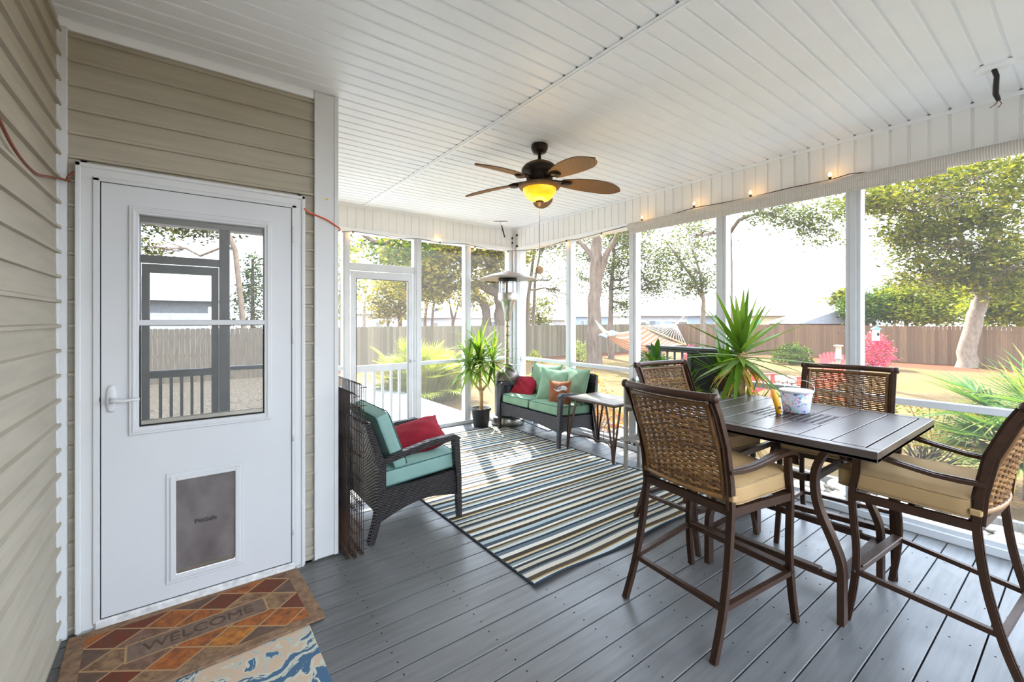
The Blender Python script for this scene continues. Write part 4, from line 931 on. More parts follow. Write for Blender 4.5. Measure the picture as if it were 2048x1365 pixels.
#@@PART3
# ------------------------------------------------------------------ rugs
stripes = [(52, 58, 66), (214, 208, 194), (132, 144, 148), (60, 62, 66), (196, 186, 160), (180, 150, 88), (70, 62, 54), (216, 212, 200), (98, 110, 118), (44, 52, 62), (188, 196, 194), (150, 140, 118), (58, 60, 62), (196, 166, 100), (222, 216, 204), (70, 82, 90), (166, 180, 182), (60, 54, 48), (212, 202, 180), (122, 128, 126), (42, 50, 60), (200, 208, 208), (176, 144, 84), (84, 74, 62), (204, 198, 184), (112, 124, 130), (56, 58, 60), (190, 184, 164)]
rs = random.Random(4)
def striped(name, rep):
    g = NG(name); sx = g.n('SeparateXYZ'); g.l(g.coord(), sx.inputs[0])
    wob = g.noise(g.coord((3, 3, 3)), 1, 2); yy = g.math('ADD', sx.outputs[1], g.math('MULTIPLY', wob, .01))
    t = g.math('FRACT', g.math('DIVIDE', yy, rep)); p = 0; st = []; ws = [rs.uniform(.5, 1.6) * (.35 if c[0] - c[2] > 90 else 1) for c in stripes]; W = sum(ws)
    for c, w_ in zip(stripes, ws): st.append((p, s(*c))); p += w_ / W
    c = g.ramp(t, st, 'CONSTANT'); g.color(c); g.b.inputs['Roughness'].default_value = .95; g.b.inputs['Specular IOR Level'].default_value = .1
    g.bump(g.noise(g.coord((1, 1, 1)), 320, 2), .3, .002); return g.m
RX0, RX1, RY0, RY1 = 1.49, 3.42, 1.79, 4.80
rg = MB()
def rf(u, v):
    x = RX0 + (RX1 - RX0) * u; y = RY0 + (RY1 - RY0) * v; e = math.exp(-v * 14)
    return (x, y + e * .012 * math.sin(u * 12), .006 + e * .006 * (1 + math.sin(u * 14 + 1)))
rg.grid(rf, 40, 40); ro = rg.build('striped_rug', striped('rug_stripes', .66)); tag(ro, 'striped blue, cream and mustard outdoor rug on the grey deck', 'rug')
bd = MB(); bd.tube([Vector(rf(i / 40, 0)) for i in range(41)], .006, 6, cap=True); bd.tube([(RX0, RY0 + (RY1 - RY0) * i / 20, .006) for i in range(21)], .006, 6); bd.tube([(RX1, RY0 + (RY1 - RY0) * i / 20, .006) for i in range(21)], .006, 6); bd.tube([(RX0, RY1, .006), (RX1, RY1, .006)], .006, 6)
bd.build('binding', mat('navy_binding', s(48, 58, 70), .9), ro)
# door mat
g = NG('slate_diamond_mat'); v = g.coord((1, 1, 1), loc=(0, 0, 0)); sx = g.n('SeparateXYZ'); g.l(v, sx.inputs[0])
a = g.math('ADD', g.math('MULTIPLY', sx.outputs[0], 5.0), g.math('MULTIPLY', sx.outputs[1], 6.4)); b = g.math('SUBTRACT', g.math('MULTIPLY', sx.outputs[0], 5.0), g.math('MULTIPLY', sx.outputs[1], 6.4))
ca = g.math('FLOOR', a); cb = g.math('FLOOR', b); cmb = g.n('CombineXYZ'); g.l(ca, cmb.inputs[0]); g.l(cb, cmb.inputs[1]); wn_ = g.n('TexWhiteNoise'); g.l(cmb.outputs[0], wn_.inputs[0])
cell = g.ramp(wn_.outputs[0], [(0, s(112, 46, 22)), (.2, s(176, 98, 36)), (.4, s(132, 100, 82)), (.55, s(150, 118, 86)), (.7, s(196, 122, 40)), (.85, s(104, 84, 72))], 'CONSTANT')
nz = g.noise(g.coord(), 26, 8, .75); cell2 = g.mix(g.ramp(nz, [(.38, (0, 0, 0)), (.62, (.85, .85, .85))]), cell, s(88, 60, 42))
def edge(q): f_ = g.math('FRACT', q); return g.math('MINIMUM', f_, g.math('SUBTRACT', 1.0, f_))
ln = g.math('LESS_THAN', g.math('MINIMUM', edge(a), edge(b)), .035); c3 = g.mix(ln, cell2, s(168, 132, 92))
bx = g.math('GREATER_THAN', g.math('MAXIMUM', g.math('SUBTRACT', g.math('ABSOLUTE', sx.outputs[0]), .40), g.math('SUBTRACT', g.math('ABSOLUTE', sx.outputs[1]), .235)), 0.0)
bordc = g.ramp(nz, [(.35, s(104, 80, 60)), (.7, s(158, 124, 94))]); c4 = g.mix(bx, c3, bordc)
inn = g.math('MAXIMUM', g.math('SUBTRACT', g.math('ABSOLUTE', sx.outputs[0]), .26), g.math('SUBTRACT', g.math('ABSOLUTE', sx.outputs[1]), .062)); ci = g.math('LESS_THAN', inn, 0.0)
c5 = g.mix(ci, c4, g.ramp(nz, [(.35, s(98, 78, 66)), (.7, s(136, 112, 94))])); c6 = g.mix(g.math('LESS_THAN', g.math('ABSOLUTE', inn), .004), c5, s(170, 134, 96))
g.color(c6); g.b.inputs['Roughness'].default_value = .9; g.bump(g.noise(g.coord(), 200, 3), .4, .003)
mt = MB(); mt.box((-.46, -.285, 0), (.46, .285, .009), .003); mo = mt.build('door_mat', g.m); mo.location = (.06, 2.45, .0085); mo.rotation_euler = (0, 0, R(3)); tag(mo, 'brown slate diamond patterned welcome mat at the storm door', 'mat')
text('WELCOME', .085, (0, 0, .0097), (0, 0, 0), mat('embossed_letters', s(84, 64, 50), .9), 'embossed_letters', mo, .0006)
g = NG('blue_pattern_rug'); v = g.coord(); n1 = g.n('TexVoronoi'); n1.feature = 'DISTANCE_TO_EDGE'; n1.inputs['Scale'].default_value = 8
wv_ = g.noise(v, 3, 3); vm = g.n('VectorMath'); vm.operation = 'ADD'; g.l(v, vm.inputs[0]); cc = g.n('CombineXYZ'); g.l(wv_, cc.inputs[0]); g.l(g.noise(g.coord(loc=(5, 2, 0)), 3, 3), cc.inputs[1]); g.l(cc.outputs[0], vm.inputs[1]); g.l(vm.outputs[0], n1.inputs['Vector'])
nn = g.noise(vm.outputs[0], 7, 6, .62); g.color(g.ramp(nn, [(0, s(66, 98, 124)), (.46, s(66, 98, 124)), (.465, s(190, 190, 174)), (.53, s(190, 190, 174)), (.535, s(196, 170, 144)), (.62, s(196, 170, 144)), (.625, s(176, 182, 172)), (.66, s(70, 104, 130))], 'CONSTANT')); g.b.inputs['Roughness'].default_value = .95; g.bump(g.noise(v, 220, 2), .4, .003)
br = MB(); br.box((XL + .05, 1.05, .001), (.462, 2.36, .007), .002); bo_ = br.build('patterned_rug', g.m); tag(bo_, 'blue and beige patterned rug partly under the welcome mat', 'rug')

# ------------------------------------------------------------------ bar chairs
def bar_chair():
    t = thing('bar_chair', '', 'chair'); m = M['bronze']
    def prof(pts, w_=.012, h_=.014): 
        pts = smooth(pts, 4); mb = MB(); mb.tube(pts, h_, w=w_, up=(0, 1, 0)); 
        for sg in (-1, 1): mb.tube([Vector(p) + Vector((0, sg * .0, 0)) + Vector((sg * .0125, 0, 0)) * 0 for p in pts], h_ * .45, w=w_ + .003, up=(0, 1, 0), cap=False)
        return mb
    for sy in (-1, 1):
        prof([(-.36, sy * .25, 0), (-.30, sy * .246, .16), (-.25, sy * .24, .36), (-.225, sy * .235, .55), (-.222, sy * .235, .63)]).build('leg', m, t)
        prof([(.2, sy * .285, 0), (.175, sy * .28, .16), (.165, sy * .275, .32), (.18, sy * .27, .5), (.185, sy * .268, .6), (.17, sy * .268, .7), (.165, sy * .268, .775)]).build('leg', m, t)
        mb = MB(); mb.tube([(.215, sy * .268, .735), (.222, sy * .268, .765), (.205, sy * .268, .79), (.16, sy * .268, .803), (.09, sy * .266, .8), (.0, sy * .262, .783), (-.1, sy * .256, .768), (-.18, sy * .25, .765), (-.25, sy * .244, .768)], .008, w=[.022, .024, .026, .026, .025, .022, .019, .018, .016], up=(0, 0, 1))
        mb.tube([(.215, sy * .268, .74), (.21, sy * .268, .77), (.16, sy * .268, .81), (.09, sy * .266, .808), (.0, sy * .262, .791), (-.1, sy * .256, .776), (-.24, sy * .245, .776)], .003, w=.006, up=(0, 0, 1))
        mb.build('armrest', m, t)
        mb = MB(); mb.tube([(-.222, sy * .235, .6), (-.232, sy * .236, .72), (-.262, sy * .238, .88), (-.318, sy * .24, 1.02), (-.352, sy * .24, 1.085)], .015, w=.013, up=(0, 1, 0))
        for dd in (-.009, .0, .009): mb.tube([(-.222 + dd, sy * .235, .6), (-.232 + dd, sy * .236, .72), (-.262 + dd, sy * .238, .88), (-.318 + dd, sy * .24, 1.02), (-.35 + dd, sy * .24, 1.08)], .0025, w=.016, up=(0, 1, 0))
        mb.build('back_post', m, t)
        mb = MB(); mb.tube([(-.29, sy * .245, .2), (.16, sy * .278, .24)], .011, w=.011, up=(0, 0, 1)); mb.build('stretcher', m, t)
        mb = MB(); mb.tube([(.186, sy * .262, .56), (.12, sy * .25, .5), (.02, sy * .24, .56)], .009, w=.009, up=(0, 1, 0)) if False else mb.lathe([(0, .012), (.008, .01), (.01, 0)], 8, (.17, sy * .29, .24)); mb.build('bolt', M['blackmetal'], t)
    mb = MB(); mb.tube([(-.292, -.245, .2), (-.292, .245, .2)], .011, w=.011, up=(0, 0, 1)); mb.build('stretcher', m, t)
    mb = MB(); mb.tube([(.165, -.275, .245), (.165, .275, .245)], .013, w=.013, up=(0, 0, 1)); mb.box((.145, -.255, .256), (.19, .255, .266), .003); mb.build('footrest', m, t)
    mb = MB()
    for a_, b_ in (((-.222, -.235, .59), (-.222, .235, .59)), ((.185, -.265, .59), (.185, .265, .59)), ((-.222, -.235, .59), (.185, -.268, .59)), ((-.222, .235, .59), (.185, .268, .59)), ((-.02, -.25, .59), (-.02, .25, .59))): mb.tube([a_, b_], .018, w=.012, up=(0, 0, 1))
    mb.build('seat_frame', m, t)
    # top rail: bowed backwards
    mb = MB(); P = [(-.355 - .035 * math.cos(PI * k / 12 - PI / 2), -.252 + .504 * k / 12, 1.095 + .0 * k) for k in range(13)]
    mb.tube(P, .018, 12); 
    for sy in (-1, 1): mb.lathe([(0, .012), (.016, .01), (.021, .004), (.021, -.012), (.017, -.016)], 12); mb.xf(Matrix.Translation((-.357, sy * .256, 1.095)) @ Matrix.Rotation(-sy * PI / 2, 4, 'X'), len(mb.v) - 60)
    mb.build('top_rail', m, t)
    # woven back
    def bp(y, z):
        tz = (z - .64) / .43; bow = .03 * (1 - (y / .22) ** 2)
        xz = [-.225, -.238, -.268, -.315, -.355]; q = min(3.999, max(0, (z - .60) / .485 * 4)); i = int(q); return Vector((xz[i] + (xz[i + 1] - xz[i]) * (q - i) - bow, y, z))
    wv = MB(); nrow = 36; pitch = .042; seg = 40
    for r in range(nrow):
        z = .655 + r * .0113
        pts = []
        for k in range(seg + 1):
            y = -.21 + .42 * k / seg; p = bp(y, z + .0022 * math.sin(k * 1.7 + r)); p.x += .0055 * math.cos(PI * (y + .21) / pitch * 1 + PI * (r % 2)); pts.append(p)
        wv.tube(pts, .0044, w=.0016, up=(0, 0, 1), cap=False)
    for k in range(11):
        for dd in (-.004, .004):
            y = -.21 + k * pitch + dd
            wv.tube([bp(y, .65 + .41 * j / 6) for j in range(7)], .002, w=.0022, up=(1, 0, 0), cap=False)
    wv.build('woven_back', M['wicker'], t)
    wr = MB()
    for (f_) in (lambda u: bp(-.213, .645 + .425 * u), lambda u: bp(.213, .645 + .425 * u), lambda u: bp(-.213 + .426 * u, 1.06), lambda u: bp(-.213 + .426 * u, .648)):
        P = [f_(i / 60) for i in range(61)]; wr.tube(P, [.0115 + .0015 * (i % 2) for i in range(61)], 8)
    wr.build('wicker_wrap', M['wicker'], t)
    return t
def seat_cushion():
    mb = MB(); cushion(mb, .235, .255, .048, .028, .018, 16, 3, .0035); c = mb.build('seat_cushion', M['tancushion'])
    p = MB(); piping(p, .233, .253, .037, .0035, .03); piping(p, .233, .253, -.037, .0035, .03); p.build('piping', M['tanpipe'], c)
    tm = MB()
    for sy in (-1, 1): tm.box((-.262, sy * .233 - .026, -.022), (-.225, sy * .233 + .026, .004), .004)
    tm.build('tie', M['tancushion'], c)
    return c
ch0 = bar_chair(); cu0 = seat_cushion()
chairs = [((2.134, 1.162), -6.3, 'nearest bar chair with its woven wicker back toward the camera', 'tan seat cushion on the nearest bar chair, care tag hanging at its back', 0),
          ((2.79, .50), 86, 'bar chair at the right edge turned sideways to the table', 'tan seat cushion on the bar chair at the right edge', 1),
          ((3.26, .98), 188, 'bar chair on the far side of the table facing the camera', 'tan seat cushion on the bar chair on the far side of the table', 2),
          ((2.785, 1.60), -98.5, 'bar chair at the left end of the table beside the large yucca', 'tan seat cushion on the bar chair beside the large yucca', 3)]
for i, ((x, y), a, lab, lab2, _) in enumerate(chairs):
    c = ch0 if i == 0 else copy_tree(ch0); c.location = (x, y, 0); c.rotation_euler = (0, 0, R(a)); tag(c, lab, 'chair', 'bar chairs around the table')
    q = cu0 if i == 0 else copy_tree(cu0); d_ = Vector((math.cos(R(a)), math.sin(R(a)))); q.location = (x + d_.x * .022, y + d_.y * .022, .66); q.rotation_euler = (0, 0, R(a)); tag(q, lab2, 'cushion', 'tan cushions of the bar chairs')
lb = MB(); lb.box((-.2635, .03, -.03), (-.2625 + .002, .075, .0), 0); lb.box((-.24, .03, -.03), (-.262, .075, -.028)); lb.build('care_tag', M['whitepaint'], cu0)

# ------------------------------------------------------------------ bar table
t = thing('bar_table', 'square brown metal bar table with slatted panels and pierced centre', 'table', (2.76, 1.045, 0)); m = M['bronze']
tp_ = MB(); hs = .505; ZT = .88
tp_.box((-hs, -hs, ZT - .045), (hs, hs, ZT - .028), .003)
for (a, b) in (((-hs, -hs), (-hs + .05, hs)), ((hs - .05, -hs), (hs, hs)), ((-hs + .05, -hs), (hs - .05, -hs + .05)), ((-hs + .05, hs - .05), (hs - .05, hs))): tp_.box((a[0], a[1], ZT - .045), (b[0], b[1], ZT), .002)
inner = hs - .054
def panel(x0, y0, x1, y1): tp_.box((x0 + .003, y0 + .003, ZT - .03), (x1 - .003, y1 - .003, ZT), .0012)
ny = 7; stp = 2 * inner / ny
for k in range(ny):
    y0 = -inner + k * stp; y1 = y0 + stp
    if k in (2, 3, 4):
        panel(-inner, y0, -.16, y1); panel(.16, y0, inner, y1)
    else: panel(-inner, y0, inner, y1)
tp_.build('tabletop', M['tabletop'], t)
gl_ = MB(); y0 = -inner + 2 * stp; y1 = -inner + 5 * stp
gl_.box((-.157, y0 + .002, ZT - .028), (-.14, y1 - .002, ZT), .001); gl_.box((.14, y0 + .002, ZT - .028), (.157, y1 - .002, ZT), .001)
nr = 11
for k in range(nr + 1):
    yy = y0 + .004 + (y1 - y0 - .008) * k / nr; gl_.box((-.145, yy - .006, ZT - .012), (.145, yy + .006, ZT), 0)
for k in range(10):
    xx = -.14 + .28 * (k + .5) / 10; gl_.box((xx - .005, y0 + .003, ZT - .011), (xx + .005, y1 - .003, ZT - .001), 0)
gl_.build('pierced_panel', M['tabletop'], t)
for sx_ in (-1, 1):
    for sy in (-1, 1):
        X0 = sx_ * .3; mb = MB()
        P = [(X0, sy * .325, 0), (X0, sy * .325, .12), (X0, sy * .322, .27), (X0, sy * .29, .37), (X0, sy * .235, .5), (X0, sy * .215, .6), (X0, sy * .22, .7), (X0, sy * .26, .79), (X0, sy * .30, .838)]
        mb.tube(smooth(P, 4), .014, w=.026, up=(0, 1, 0)); mb.build('leg', m, t)
        mb = MB(); mb.lathe([(0, .0), (.011, .0), (.009, .012), (0, .014)], 8); mb.xf(Matrix.Translation((X0 - sx_ * .025, sy * .3, .2)) @ Matrix.Rotation(sx_ * -PI / 2, 4, 'Y')); mb.build('bolt', M['blackmetal'], t)
mb = MB(); cr_ = .05; pts = []
for (cx, cy, a0) in ((.3 - cr_, .2 - cr_, 0), (-.3 + cr_, .2 - cr_, 90), (-.3 + cr_, -.2 + cr_, 180), (.3 - cr_, -.2 + cr_, 270)):
    for k in range(5): a = R(a0 + 22.5 * k); pts.append((cx + cr_ * math.cos(a), cy + cr_ * math.sin(a), .64))
pts.append(pts[0]); mb.tube(pts, .016, w=.011, up=(0, 0, 1)); mb.build('ring_brace', m, t)
for sx_ in (-1, 1):
    mb = MB(); mb.tube([(sx_ * .3, -.31, .2), (sx_ * .3, .31, .2)], .013, w=.013, up=(0, 0, 1)); mb.box((sx_ * .3 - .02, -.24, .212), (sx_ * .3 + .02, .24, .225), .003); mb.build('stretcher', m, t)
for sy in (-1, 1):
    mb = MB(); mb.tube([(-.3, sy * .31, .2), (.3, sy * .31, .2)], .012, w=.022, up=(0, 0, 1)); mb.build('footrest', m, t)
# bucket and torch on the table
g = NG('bucket_print'); v = g.coord((1, 1, .8)); vo = g.n('TexVoronoi'); vo.inputs['Scale'].default_value = 75; g.l(v, vo.inputs['Vector'])
pc_ = g.ramp(vo.outputs['Color'], [(0, s(60, 140, 110)), (.2, s(120, 190, 150)), (.35, s(214, 120, 170)), (.5, s(96, 120, 160)), (.65, s(150, 200, 190)), (.8, s(220, 210, 130))], 'CONSTANT')
mk = g.math('LESS_THAN', vo.outputs['Distance'], .5); mk2 = g.math('MULTIPLY', mk, g.math('GREATER_THAN', g.noise(v, 30, 3), .46)); g.color(g.mix(mk2, s(192, 190, 212), pc_)); g.b.inputs['Roughness'].default_value = .35
t = thing('bucket', 'white floral printed metal bucket with a wire handle on the table', 'bucket', (2.87, 1.065, ZT + .001))
mb = MB(); mb.lathe([(0, 0), (.064, 0), (.067, .004), (.082, .118), (.079, .118), (.065, .006), (0, .006)], 32); mb.build('body', g.m, t)
mb = MB(); mb.lathe([(.081, .116), (.087, .119), (.088, .126), (.085, .13), (.079, .127), (.0, .122)], 32); mb.build('rim', M['doorwhite'], t)
mb = MB(); P = [Vector((.093 * math.cos(a), .093 * math.sin(a), .132)) for a in ()]
for k in range(17):
    th_ = PI * k / 16; P.append(Vector((.0 + .055 * math.sin(th_) + .03, -.082 * math.cos(th_), .122 + .055 * math.sin(th_))))
mb.tube(P, .0018, 6); mb.build('handle', M['doorwhite'], t)
t = thing('handheld_tool', 'yellow plastic hand tool standing against the floral bucket', 'tool', (2.735, 1.115, ZT + .001), R(-30))
M['yellow'] = mat('yellow_plastic', s(232, 168, 40), .5)
mb = MB(); mb.tube([(.012, .0, 0), (.006, .0, .045), (-.012, .0, .095), (-.022, 0, .135)], [.014, .018, .017, .008], 12); mb.build('body', M['yellow'], t)
mb = MB(); mb.box((-.002, -.0195, .028), (.012, -.0155, .042)); mb.build('button', M['blackplastic'], t)

# ------------------------------------------------------------------ wicker armchair and loveseat
def wicker_seat(name, label, cat, loc, rz, hw, rf_, rtop):
    t = thing(name, label, cat, loc, rz); m = M['darkwicker']; fx = .31
    for sy in (-1, 1):
        mb = MB(); mb.tube([(fx + .01, sy * hw, 0), (fx, sy * hw, .3), (fx - .02, sy * hw, .56)], [.018, .022, .026], w=[.016, .02, .022], up=(0, 1, 0)); mb.build('leg', m, t)
        mb = MB(); mb.tube([(rf_ - .05, sy * hw, 0), (rf_ - .01, sy * hw, .14), (rf_ + .02, sy * hw, .32), (rf_ + .02, sy * hw, .48), (rf_ - .02, sy * hw, .6), (rtop, sy * hw, .77)], .024, w=[.018, .022, .024, .024, .022, .018], up=(0, 1, 0)); mb.build('leg', m, t)
        mb = MB(); mb.tube([(fx + .005, sy * hw, .56), (fx - .03, sy * hw, .585), (.1, sy * hw, .575), (-.08, sy * hw, .54), (rf_ + .0, sy * hw, .5)], .02, w=[.02, .026, .026, .024, .022], up=(0, 0, 1)); mb.build('armrest', m, t)
        mb = MB(); n_ = 10; vs = []
        for k in range(n_ + 1):
            u = k / n_; x = (rf_ + .01) + (fx - .02 - rf_) * u; zt = .318 + .03 * u; zb = .12 + .05 * u + .055 * math.sin(PI * u)
            for yy in (sy * (hw - .01), sy * (hw + .008)): vs += [(x, yy, zb), (x, yy, zt)]
        fs = []
        for k in range(n_):
            o_ = 4 * k; fs += [(o_, o_ + 4, o_ + 5, o_ + 1), (o_ + 2, o_ + 3, o_ + 7, o_ + 6), (o_, o_ + 2, o_ + 6, o_ + 4), (o_ + 1, o_ + 5, o_ + 7, o_ + 3)]
        mb.add(vs, fs); mb.build('side_panel', m, t)
    mb = MB(); vs = []; n_ = 14
    for k in range(n_ + 1):
        u = k / n_; y = -hw + 2 * hw * u; zb = .17 + .05 * math.sin(PI * u)
        for xx in (fx - .015, fx + .005): vs += [(xx, y, zb), (xx, y, .345)]
    fs = []
    for k in range(n_):
        o_ = 4 * k; fs += [(o_, o_ + 4, o_ + 5, o_ + 1), (o_ + 2, o_ + 3, o_ + 7, o_ + 6), (o_, o_ + 2, o_ + 6, o_ + 4), (o_ + 1, o_ + 5, o_ + 7, o_ + 3)]
    mb.add(vs, fs); mb.build('front_panel', m, t)
    mb = MB(); mb.tube([(rf_ + .02, 0, .15), (rf_ + .02, 0, .48), (rf_ - .02, 0, .6), (rtop, 0, .76)], .008, w=hw - .01, up=(1, 0, 0)); mb.tube([(rtop, -hw, .765), (rtop, hw, .765)], .016, 8); mb.build('back_panel', m, t)
    mb = MB(); mb.box((rf_ + .02, -hw + .02, .3), (fx - .01, hw - .02, .325)); mb.build('seat_deck', m, t)
    mb = MB(); mb.tube([(fx - .05, -hw + .08, .2), (-.02, 0, .03), (fx - .05, hw - .08, .2)], .005, 6); mb.build('brace', M['blackmetal'], t)
    return t
def cush(name, label, m, loc, rot, dims, kind='box', cat='cushion', seed=1, pipe=None, group=None):
    mb = MB()
    if kind == 'box': cushion(mb, *dims, r=.03, puff=.018, seed=seed, wr=.003)
    else: pillow(mb, *dims, seed=seed)
    o = mb.build(name, m); o.location = loc; o.rotation_euler = rot; tag(o, label, cat, group)
    if pipe is not None and kind == 'box':
        p = MB(); piping(p, dims[0] - .003, dims[1] - .003, dims[2] - .012, .004, .035); piping(p, dims[0] - .003, dims[1] - .003, -dims[2] + .012, .004, .035); p.build('piping', pipe, o)
    elif pipe is not None:
        p = MB(); pts = []
        for (a0, b0, a1, b1) in ((-1, -1, 1, -1), (1, -1, 1, 1), (1, 1, -1, 1), (-1, 1, -1, -1)):
            for k in range(12):
                a = a0 + (a1 - a0) * k / 12; b = b0 + (b1 - b0) * k / 12; pts.append((dims[0] * a * (1 - .09 * (1 - b * b)), dims[1] * b * (1 - .09 * (1 - a * a)), 0))
        pts.append(pts[0]); p.tube(pts, .004, 5, cap=False); p.build('piping', pipe, o)
    return o
AX, AY = 1.26, 3.085
wicker_seat('wicker_armchair', 'black wicker armchair with aqua cushions in front of the folded crates', 'armchair', (AX, AY, 0), 0, .325, -.27, -.345)
cush('seat_cushion', 'aqua seat cushion on the black wicker armchair', M['aqua'], (AX + .035, AY, .395), (0, R(-4), 0), (.285, .3, .062), pipe=M['piping'])
cush('back_cushion', 'aqua back cushion leaning in the black wicker armchair', M['aqua'], (AX - .165, AY, .615), (0, R(70), 0), (.2, .295, .055), 'box', seed=5, pipe=M['piping'])
cush('throw_pillow', 'large crimson pillow lying tilted on the wicker armchair', M['red'], (AX + .10, AY - .02, .54), (R(17), R(-14), R(-14)), (.235, .20, .08), 'pillow', 'pillow', 6, pipe=M['red'])
LX, LY = 3.6, 4.11
wicker_seat('wicker_loveseat', 'black wicker loveseat with sage cushions against the right screen', 'loveseat', (LX, LY, 0), PI, .565, -.235, -.27)
cush('seat_cushion', 'sage seat cushion on the left half of the loveseat', M['sage'], (LX - .03, LY + .275, .392), (0, R(3), 0), (.27, .268, .06), pipe=M['piping'], seed=7)
cush('seat_cushion', 'sage seat cushion on the right half of the loveseat', M['sage'], (LX - .03, LY - .275, .392), (0, R(3), 0), (.27, .268, .06), pipe=M['piping'], seed=8)
cush('back_cushion', 'sage back cushion at the left of the loveseat beside the crimson pillow', M['sage'], (LX + .13, LY + .19, .63), (0, R(-72), R(6)), (.225, .255, .085), 'pillow', seed=9, pipe=M['sage'])
cush('back_cushion', 'sage back cushion at the right of the loveseat behind the brown pillow', M['sage'], (LX + .15, LY - .33, .635), (0, R(-74), R(-4)), (.21, .225, .08), 'pillow', seed=10, pipe=M['sage'])
cush('throw_pillow', 'pale sage pillow propped diagonally in the middle of the loveseat', M['sage'], (LX + .0, LY - .13, .615), (R(8), R(-62), R(24)), (.225, .2, .07), 'pillow', 'pillow', 11)
cush('throw_pillow', 'crimson pillow in the left corner of the loveseat', M['red'], (LX - .03, LY + .40, .54), (R(-6), R(-42), R(16)), (.19, .2, .065), 'pillow', 'pillow', 12)
bp_ = cush('throw_pillow', 'small brown pillow with white handwriting patch on the loveseat', mat('rust_brown_fabric', s(128, 74, 42), .9), (LX - .12, LY - .36, .56), (R(-14), R(-76), R(30)), (.155, .15, .06), 'pillow', 'pillow', 13)
pt = MB(); pt.grid(lambda u, v: (.03 + .05 * u + .012 * math.sin(v * 9), -.12 + .2 * v + .01 * math.sin(u * 8), .064 - .028 * (2 * v - .8) ** 2), 6, 8); pt.build('white_patch', M['whitepaint'], bp_)
text('Pau', .06, (.066, -.02, .072), (0, 0, R(90)), M['blackplastic'], 'lettering', bp_, .001, shear=.3)

# folded wire crates
def crate(loc, label, hgt, ln_, rz=0, nlay=4):
    t = thing('wire_crate', label, 'crate', loc, rz, 'folded wire crates behind the wicker armchair')
    for L_ in range(nlay):
        mb = MB(); mr = MB(); x = L_ * .013
        nv = int(ln_ / .033); hh = hgt - .012 * L_
        for k in range(nv + 1):
            y = ln_ * k / nv; mb.tube([(x, y, .27), (x, y, hh)], .0017, 4, cap=False); mr.tube([(x, y, .0), (x, y, .27)], .0017, 4, cap=False)
        for k in range(8):
            z = max(.004, hh * k / 7); q = mr if z < .27 else mb; q.tube([(x + .003, 0, z), (x + .003, ln_, z)], .0026, 5)
        mb.build('panel', M['wire'], t); mr.build('rusted_base', M['rust'], t)
    mb = MB()
    for z in (.03, .32, .62, .9, hgt - .02):
        for y in (.004, ln_ - .004): mb.tube([(-.004, y, z), (nlay * .018, y, z)], .0028, 5)
    mb.build('hinge_clip', M['rust'], t)
    return t
crate((.765, 2.66, 0), 'folded wire dog crate nearest the white corner post', 1.0, .6, 0, 2)
crate((.805, 2.645, 0), 'folded wire dog crate in the middle of the stack', .98, .6, 0, 2)
crate((.85, 2.66, 0), 'folded wire dog crate right against the wicker armchair', 1.03, .6, 0, 2)

# side table
t = thing('side_table', 'slate topped side table with bronze splayed rod legs beside the loveseat', 'table', (3.60, 3.165, 0)); hx, hy = .245, .33
mb = MB(); mb.box((-hx, -hy, .555), (hx, hy, .578), .004); frame(mb, -hx, hx, 0, 1, .0, 0, 0, 0) if False else None; mb.build('rim', M['bronze'], t)
mb = MB()
for i in range(2):
    for j in range(3): mb.box((-hx + .012 + i * (hx - .012) + .002, -hy + .012 + j * (2 * hy - .024) / 3 + .002, .574), (-hx + .012 + (i + 1) * (hx - .012) - .002, -hy + .012 + (j + 1) * (2 * hy - .024) / 3 - .002, .583), .002)
mb.build('slate_top', M['tan_tile'], t)
for sx_ in (-1, 1):
    for sy in (-1, 1):
        f_ = Vector((sx_ * (hx + .0), sy * (hy - .01), 0)); mb = MB()
        for (dx, dy) in ((0, 0), (-.1, 0), (0, -.1)): mb.tube([f_, f_ + Vector((sx_ * (dx * .3 - .005), sy * dy * .3, .2)), (sx_ * (hx - .025 + dx), sy * (hy - .025 + dy), .556)], [.008, .008, .008], w=.007, up=(0, 1, 0))
        mb.build('leg', M['bronze'], t)
mb = MB()
for sx_ in (-1, 1):
    for sy in (-1, 1): mb.tube([(sx_ * (hx - .005), sy * (hy - .01), .13), (sx_ * .14, sy * .14, .17), (sx_ * .05, sy * .06, .12), (0, 0, .11)], .006, 6)
mb.build('stretcher', M['bronze'], t)

# ------------------------------------------------------------------ patio heater
t = thing('patio_heater', 'steel mushroom patio heater in the corner behind the loveseat', 'heater', (3.555, 4.87, 0)); 
mb = MB(); mb.lathe([(0, 0), (.225, 0), (.232, .02), (.232, .1), (.222, .112), (.05, .125), (0, .125)], 36); mb.build('base', M['steel'], t)
mb = MB(); mb.lathe([(.175, .12), (.178, .13), (.178, .60), (.172, .61)], 36); mb.build('tank_housing', mat('dark_grey_enamel', s(44, 46, 50), .4, .3), t)
mb = MB(); mb.lathe([(.178, .60), (.18, .64), (.165, .69), (.12, .73), (.07, .75), (.05, .79), (.03, .8), (0, .8)], 36); mb.build('housing_dome', mat('worn_steel', s(120, 112, 104), .35, .7, var=.25, vs=20), t)
mb = MB(); mb.box((.0, -.16, .80), (.13, .16, .812), .003); mb.build('tray', M['steel'], t)
mb = MB(); mb.lathe([(.024, .78), (.024, 1.42)], 16); 
for z in (.98, 1.2, 1.32): mb.lathe([(.024, z), (.03, z + .005), (.03, z + .03), (.024, z + .035)], 16)
mb.build('pole', mat('aged_steel', s(150, 136, 112), .35, .8, var=.3, vs=14), t)
mb = MB(); mb.lathe([(.026, 1.40), (.045, 1.42), (.055, 1.5), (.09, 1.66), (.125, 1.68), (.13, 1.7)], 28); mb.build('burner_cone', M['steel'], t)
